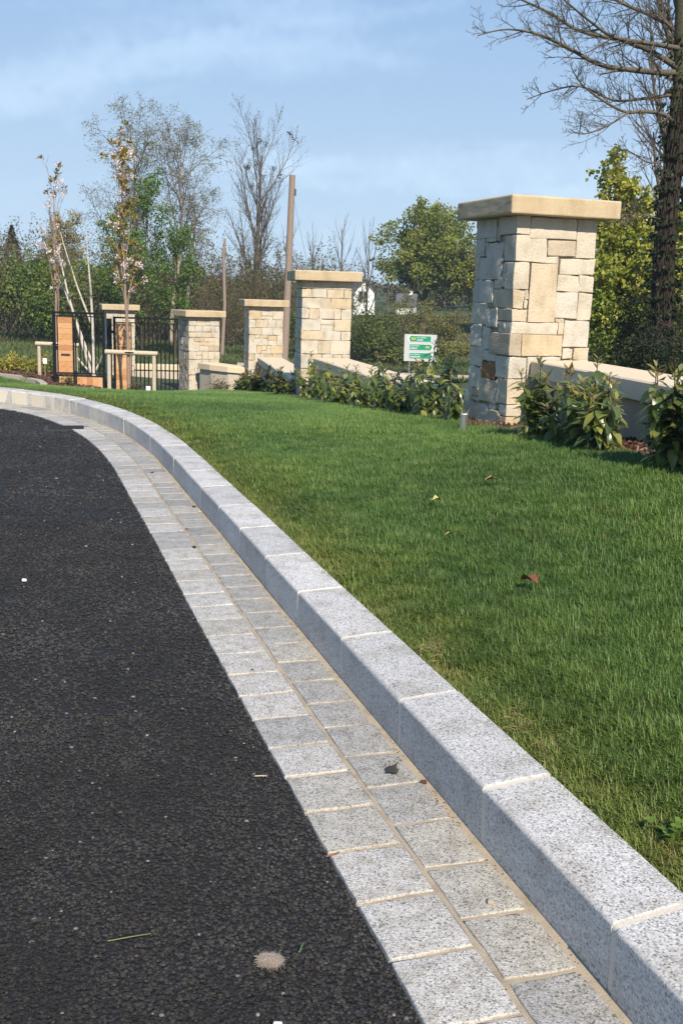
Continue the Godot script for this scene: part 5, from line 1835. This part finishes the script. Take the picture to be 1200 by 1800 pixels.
		var mb := MB.new()
		var tips := []
		grow([mb, tw2], r, e[0], e[1].normalized(), e[2], e[3], 0, [[8, 8, 0.05, 0.05, 10, 0.3, 0.7, 0.22, 0.35, 0.35], [4, 3, 0.15, 0.1, 3, 0.4, 0.8, 0.5, 0.6, 0.2], [3, 3, 0.2, 0.05, 0, 0, 0, 0, 0, 0]], tips)
		part("stem", mb.mesh(), M.white_bark, root)
	part("twigs", tw2.mesh(), M.twig, root)
	# two spruces and a yellow willow above the left hedge
	for e in [["dark pointed spruce at the left edge, the taller of two", Vector2(-19.3, -62.0), 6.0, 115], ["dark narrow spruce, the shorter, left of the yellow willow", Vector2(-16.9, -61.0), 5.2, 116]]:
		var rt := thing("spruce_tree", e[0], "tree", on(e[1].x, e[1].y, -0.1))
		var rr := rnd(e[3])
		var a := MB.new()
		a.tube(PackedVector3Array([Vector3.ZERO, Vector3(0, e[2], 0)]), PackedFloat32Array([0.15, 0.02]), 7)
		part("trunk", a.mesh(), M.bark, rt)
		var b := MB.new()
		for k in 1500:
			var y: float = e[2] * (1.0 - pow(rr.randf(), 1.4) * 0.92)
			var rad: float = (e[2] - y) * 0.26 + 0.01
			var az := rr.randf() * TAU
			var d := Vector3(cos(az), -0.25, sin(az))
			var g := rr.randf_range(0.6, 1.3)
			b.col = Color(0.022 * g, 0.038 * g, 0.022 * g)
			for j in 3:
				b.leaf(Vector3(0, y, 0) + d * rad * rr.randf_range(0.2, 0.9), (d + any_dir(rr) * 0.4).normalized(), Vector3(-sin(az), 0, cos(az)), minf(0.34, 0.06 + (e[2] - y) * 0.25), 0.08)
		part("needles", b.mesh(), M.leaf, rt)
	var wl := tree("willow_tree", "yellowish willow in thin leaf above the hedge at left", Vector2(-15.2, -58.0), 5.6, 0.12, Vector3(0.03, 0, 0), Sb2, M.bark, 117)
	var wm := MB.new()
	spray(wm, wl[2], wl[1], 7, 0.28, 0.13, 0.06, Color(0.26, 0.21, 0.045), Color(0.34, 0.28, 0.07), 0.4)
	part("leaves", wm.mesh(), M.leaf, wl[0])

func r01(r: RandomNumberGenerator) -> float:
	return r.randf()

func bush(called: String, label: String, at: Vector2, ext: Vector3, lobes: int, per: int, ls: float, l: float, w: float, c0: Color, c1: Color, stems: int, sd: int, group := "") -> Node3D:
	var r := rnd(sd)
	var root := thing(called, label, "shrub", on(at.x, at.y, -0.1), 0.0, group)
	var st := MB.new()
	var tips := []
	for k in stems:
		var a := r.randf() * TAU
		var p := Vector3(cos(a) * ext.x, 0, sin(a) * ext.z) * 0.5 * r.randf()
		grow([st], r, p, (Vector3(cos(a), 0, sin(a)) * r.randf_range(0.1, 0.7) + Vector3.UP).normalized(), ext.y * r.randf_range(1.3, 2.1), 0.03 * ext.y / 2.0, 0, [[5, 4, 0.12, 0.06, 7, 0.4, 0.9, 0.42, 0.6, 0.2], [4, 3, 0.2, 0.06, 4, 0.4, 0.9, 0.5, 0.7, 0.2], [3, 3, 0.2, 0.06, 0, 0, 0, 0, 0, 0]], tips)
	if stems:
		part("stems", st.mesh(), M.twig, root)
	var mb := MB.new()
	crown(mb, r, lobes, per, Vector3(ext.x, ext.y * 0.85, ext.z), Vector3(0, ext.y, 0), ls, l, w, c0, c1)
	spray(mb, r, tips, 2, 0.2, l * 0.8, w * 0.8, c0, c1)
	part("foliage", mb.mesh(), M.leaf, root)
	return root

func build_hedges() -> void:
	var olive0 := Color(0.085, 0.10, 0.028)
	var olive1 := Color(0.17, 0.165, 0.05)
	bush("hawthorn_bush", "large rounded bright green bush at the far left edge", Vector2(-12.6, -46.0), Vector3(2.2, 2.0, 1.8), 60, 150, 0.65, 0.14, 0.09, Color(0.09, 0.15, 0.028), Color(0.18, 0.235, 0.045), 10, 201)
	bush("hawthorn_bush", "olive green bush behind the letterbox gate leaf", Vector2(-10.6, -45.5), Vector3(1.8, 1.7, 1.6), 50, 120, 0.6, 0.13, 0.08, olive0, Color(0.15, 0.17, 0.04), 12, 202)
	bush("hawthorn_bush", "dull brownish green bush outside the left frame edge of the hedge", Vector2(-15.5, -46.5), Vector3(2.2, 2.2, 1.8), 50, 110, 0.65, 0.14, 0.08, olive0, olive1, 12, 203)
	# scrub that fills the background between gate and oak
	var spots := [[-13.2, -52, 1.15], [-10.8, -55, 1.25], [-8.6, -53.5, 1.05], [-6.6, -52.0, 1.15], [-4.6, -50.5, 0.95], [-3.0, -52.5, 1.15], [-1.2, -55.0, 1.1], [-14.5, -50, 1.0], [-17.0, -55.0, 1.3], [-20.5, -54.0, 1.3], [-9.4, -49.5, 0.85], [-5.6, -48.0, 0.75]]
	var protos := []
	for k in spots.size():
		var e: Array = spots[k]
		var labs0 := ["brown scrub bush behind the letterbox gate leaf, deep in the thicket", "brown scrub bush behind the left birch trunk", "brown scrub bush behind the farthest pillar", "brown scrub bush behind the railing gate leaf", "brown scrub bush behind the pillar on which the railing ends, beside the thin pole", "brown scrub bush at the foot of the bare ash, between the poles", "brown scrub bush right behind the utility pole", "brown scrub bush behind the green bush at left", "brown scrub bush at the left edge under the spruces", "brown scrub bush beyond the left edge of the picture", "lower brown scrub bush in front of the small leaning birch", "lowest brown scrub bush, in front of the thin pole"]
		var lab: String = labs0[k]
		if k < 3:
			protos.append(bush("scrub_bush", lab, Vector2(e[0], e[1]), Vector3(1.7, 2.15, 1.5), 26, 60, 0.7, 0.13, 0.06, Color(0.095, 0.088, 0.035), Color(0.19, 0.165, 0.065), 26, 210 + k, "scrub of the background thicket"))
			protos[k].scale = Vector3.ONE * e[2]
		else:
			var c: Node3D = protos[k % 3].duplicate()
			put(c, "scrub_bush", self)
			c.position = on(e[0], e[1], -0.1)
			c.rotation.y = k * 1.7
			c.scale = Vector3.ONE * e[2]
			tag(c, lab, "shrub", "scrub of the background thicket")
	# bare poplar like saplings right of the utility pole
	var Sp := [[6, 5, 0.05, 0.06, 12, 0.2, 0.5, 0.5, 0.6, 0.1], [4, 3, 0.08, 0.12, 5, 0.25, 0.6, 0.5, 0.6, 0.2], [3, 3, 0.12, 0.1, 0, 0, 0, 0, 0, 0]]
	for e in [["bare grey sapling directly above the cap of the middle pillar", Vector2(-0.5, -70.0), 6.6, 221], ["bare grey sapling between the utility pole and the middle pillar", Vector2(-2.4, -70.0), 5.8, 222], ["bare grey sapling at the left flank of the oak", Vector2(1.2, -71.0), 6.2, 223], ["bare grey sapling in the gap left of the utility pole", Vector2(-4.2, -68.0), 6.0, 224], ["bare grey sapling behind the letterbox gate leaf far back", Vector2(-12.0, -62.0), 6.0, 225]]:
		tree("bare_sapling", e[0], e[1], e[2], 0.09, Vector3(0, 0, 0), Sp, M.grey_bark, e[3])
	# evergreen hedge plants on the road bank, right of the middle pillar
	var hb := [[0.35, -44.0, 1.0, 0.98], [1.6, -45.5, 0.9, 1.05], [2.6, -44.5, 0.8, 0.95], [1.2, -47.5, 1.2, 1.0], [3.9, -47.0, 1.0, 0.9], [-0.9, -45.0, 1.2, 1.3], [5.6, -50.0, 1.1, 0.9], [-2.6, -46.0, 1.3, 1.2], [7.6, -52.0, 1.2, 1.0], [3.4, -60.0, 1.3, 1.2], [5.6, -61.0, 1.2, 1.1]]
	var labs := ["dark ivy choked bush just right of the middle pillar", "dark green bush left of the road sign", "low dark bush directly behind the road sign", "taller dark bush under the left side of the oak", "low olive bush right of the road sign", "dark bush hidden behind the middle pillar", "low olive bush on the grassy bank", "dark bush between the utility pole and the middle pillar", "low olive bush immediately left of the nearest pillar", "dark ivy covered bush at the left foot of the oak", "dark bush at the right foot of the oak"]
	for k in hb.size():
		var e: Array = hb[k]
		var lowbush := k in [4, 6, 8, 9, 10]
		bush("bank_bush", labs[k], Vector2(e[0], e[1]), Vector3(e[2], e[3] * [1.1, 0.8, 0.6, 1.25, 0.55, 1.0, 0.45, 1.1, 0.5, 1.3, 1.1][k], e[2]), 22, 130, 0.5, 0.11, 0.07, Color(0.07, 0.10, 0.028) if not lowbush else Color(0.13, 0.14, 0.04), Color(0.155, 0.18, 0.048) if not lowbush else Color(0.25, 0.23, 0.075), 8, 230 + k)
	# far woodland that closes the view
	var fr := rnd(250)
	var far := bush("far_woodland", "far brown woodland closing the view", Vector2(0, -96), Vector3(1, 1, 1), 1, 1, 0.2, 0.2, 0.1, olive0, olive1, 0, 250)
	far.set_meta("category", "woodland")
	var mb := MB.new()
	for k in 230:
		var x := fr.randf_range(-62.0, 62.0)
		var z := fr.randf_range(-16.0, 6.0)
		var b := on(x, -96 + z) - far.position
		var hgt := fr.randf_range(1.4, 3.0) if absf(x) < 8 else fr.randf_range(2.2, 4.6)
		var tone := fr.randf()
		var c0 := olive0.lerp(Color(0.07, 0.055, 0.035), tone)
		crown(mb, fr, 9, 46, Vector3(1.9, hgt * 0.45, 1.6), b + Vector3(0, hgt * 0.5, 0), 0.9, 0.34, 0.2, c0, c0 * 1.9)
	part("foliage", mb.mesh(), M.leaf, far)
	far.get_child(far.get_child_count() - 1).set_meta("kind", "stuff")
	far.set_meta("kind", "stuff")
	# dark evergreens behind the right hand wall
	for e in [["dark evergreen shrub behind the right hand wall, beside the nearest pillar", Vector2(3.5, -12.2), 0.9, 0.46, 261], ["dark evergreen shrub behind the right hand wall, at the foot of the bare tree", Vector2(4.3, -13.6), 1.0, 0.55, 262], ["dark evergreen shrub behind the wall at the right edge", Vector2(5.0, -12.4), 1.0, 0.6, 263], ["dark evergreen shrub rising behind the bare tree", Vector2(5.6, -18.4), 1.2, 1.0, 264]]:
		bush("yew_shrub", e[0], e[1], Vector3(e[2], e[3], e[2]), 40, 150, 0.36, 0.06, 0.022, Color(0.010, 0.017, 0.007), Color(0.028, 0.038, 0.014), 4, e[4])
	# yellow green low shrubs in the left bed
	for k in 7:
		var x := -8.3 - k * 0.62
		var labs2: String = ["low yellow leaved shrub nearest the left tree stake", "second low yellow leaved shrub from the left tree stake", "third low yellow leaved shrub from the left tree stake", "fourth low yellow leaved shrub from the left tree stake", "fifth low yellow leaved shrub, at the left edge", "sixth low yellow leaved shrub, beyond the left edge", "seventh low yellow leaved shrub, beyond the left edge"][k]
		bush("golden_shrub", labs2, Vector2(x, -28.6 - 0.15 * (k % 2)), Vector3(0.36, 0.26, 0.3), 14, 42, 0.14, 0.085, 0.04, Color(0.20, 0.22, 0.03), Color(0.45, 0.38, 0.08), 3, 270 + k, "low yellow shrubs in the left bed")
	for e in [["small reddish stemmed plant on the left edging stones", Vector2(-7.55, -25.5), 281], ["small reddish plant at the foot of the letterbox gate leaf", Vector2(-6.55, -25.2), 282], ["small reddish plant at the foot of the cherry stake", Vector2(-4.75, -24.0), 283], ["small reddish plant below the curved wall", Vector2(-2.95, -24.2), 284]]:
		bush("low_plant", e[0], e[1], Vector3(0.22, 0.17, 0.2), 7, 20, 0.11, 0.06, 0.022, Color(0.12, 0.07, 0.03), Color(0.10, 0.11, 0.035), 3, e[2], "small reddish bed plants")

# ---------------------------------------------------------------- laurels along the wall
func laurel_leaf(bend: float) -> ArrayMesh:                 # one glossy leaf 1 m long along +z, scaled when it is placed
	var mb := MB.new()
	var ts := [0.0, 0.12, 0.34, 0.6, 0.82, 1.0]
	var ws := [0.012, 0.095, 0.19, 0.185, 0.105, 0.0]
	var rows := []
	for i in 6:
		var t: float = ts[i]
		var y := -bend * t * t
		rows.append([Vector3(-ws[i], y + ws[i] * 0.35, t), Vector3(0, y, t), Vector3(ws[i], y + ws[i] * 0.35, t)])
	for i in 5:
		for j in 2:
			mb.quad(rows[i][j], rows[i + 1][j], rows[i + 1][j + 1], rows[i][j + 1])
	mb.smooth()
	return mb.mesh()

func build_laurels() -> void:
	var shapes := [laurel_leaf(0.12), laurel_leaf(0.35), laurel_leaf(0.6)]
	var plants := [[1.44, -7.8, 0.65, 8, 0.15, 1, "laurel growing against the nearest pillar, leftmost of the right hand group"], [1.55, -7.42, 0.56, 8, 0.15, 1, "low laurel second from the nearest pillar, in the right hand group"], [1.64, -7.08, 0.65, 8, 0.15, 1, "tall bronze tipped laurel in the middle of the right hand group"], [1.71, -6.82, 0.54, 8, 0.15, 1, "laurel at the right end of the right hand group, beside bare wall"], [1.86, -5.88, 0.73, 11, 0.15, 1, "big laurel standing alone near the right edge"], [1.98, -5.5, 0.78, 11, 0.15, 1, "laurel cut by the right edge of the picture"],
		[0.98, -9.62, 0.50, 3, 0.10, 1, "slim dark laurel just left of the nearest pillar"], [0.80, -10.35, 0.80, 6, 0.24, 1, "tallest laurel, whose tip covers the corner of the road sign"], [0.62, -10.95, 0.54, 6, 0.20, 1, "laurel left of the tallest one, under the road sign"], [0.42, -11.75, 0.70, 6, 0.24, 1, "laurel with an upright shoot between the sign and the middle pillar"], [0.18, -12.6, 0.54, 7, 0.20, 1, "leafy laurel in the middle of the clump along the second wall"], [-0.04, -13.4, 0.54, 7, 0.20, 1, "laurel third from the middle pillar"], [-0.26, -14.3, 0.58, 7, 0.20, 1, "laurel second from the middle pillar"], [-0.45, -15.2, 0.72, 7, 0.26, 1, "laurel directly beside the middle pillar, with a tall tip"],
		[-1.02, -17.1, 0.50, 7, 0.20, 0, "laurel at the left foot of the middle pillar"], [-1.28, -18.4, 0.52, 8, 0.20, 0, "laurel in the third bay, nearest the middle pillar"], [-1.6, -19.8, 0.52, 8, 0.20, 0, "laurel in the third bay, second along"], [-1.95, -21.3, 0.49, 8, 0.20, 0, "laurel in the third bay, below the pillar left of the pole"], [-2.3, -22.8, 0.36, 7, 0.20, 0, "laurel at the left end of the row, below the curved wall"]]
	for k in plants.size():
		var e: Array = plants[k]
		var r := rnd(300 + k)
		var root := thing("laurel_bush", e[6], "shrub", on(e[0], e[1], 0.0), 0.0, "young laurels planted along the walls")
		var st := MB.new()
		var all := MB.new()
		var n := 0
		for s in int(e[3] * 1.25):
			var a := r.randf() * TAU
			var out: Vector3 = Vector3(cos(a), 0, sin(a)) * e[4]
			var h: float = e[2] * (1.0 if s == 0 else r.randf_range(0.55, 0.9))
			var p := PackedVector3Array()
			var rr := PackedFloat32Array()
			for q in 7:
				var t := q / 6.0
				p.append(out * (0.25 + 0.75 * t * r.randf_range(0.9, 1.1)) * (0.3 if s == 0 else 1.0) + Vector3(0, h * t - 0.03, 0))
				rr.append(lerpf(0.008, 0.003, t))
			st.tube(p, rr, 5)
			var count := int(h * 60.0) + 8
			for j in count:
				var t := lerpf(0.16, 1.0, (j + r.randf()) / count)
				var i := mini(int(t * 6), 5)
				var at := p[i].lerp(p[i + 1], t * 6 - i)
				var az := j * 2.4 + r.randf_range(-0.5, 0.5)
				var top := t > 0.88
				var pitch := r.randf_range(0.4, 1.0) if top else r.randf_range(-0.75, 0.35)
				var d := Vector3(cos(az) * cos(pitch), sin(pitch), sin(az) * cos(pitch))
				var l := (r.randf_range(0.055, 0.085) if top else r.randf_range(0.085, 0.135)) * (1.0 if e[5] else 1.25)
				var wd := r.randf_range(0.95, 1.3) * (0.7 if top else 1.0)
				var bs := Basis.looking_at(-d, (Vector3.UP + any_dir(r) * 0.35)).scaled_local(Vector3(l * wd, l, l))
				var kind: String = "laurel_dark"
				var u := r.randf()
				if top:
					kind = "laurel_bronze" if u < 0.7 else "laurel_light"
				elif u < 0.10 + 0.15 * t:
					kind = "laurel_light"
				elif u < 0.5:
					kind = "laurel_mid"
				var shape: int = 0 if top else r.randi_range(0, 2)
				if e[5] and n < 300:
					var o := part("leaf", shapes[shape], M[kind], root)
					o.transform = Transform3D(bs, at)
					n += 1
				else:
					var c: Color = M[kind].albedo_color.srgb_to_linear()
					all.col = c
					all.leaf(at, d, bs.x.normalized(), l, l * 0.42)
		part("stems", st.mesh(), M.bark, root)
		if all.v.size():
			part("foliage", all.mesh(), M.leaf, root).set_meta("kind", "stuff")
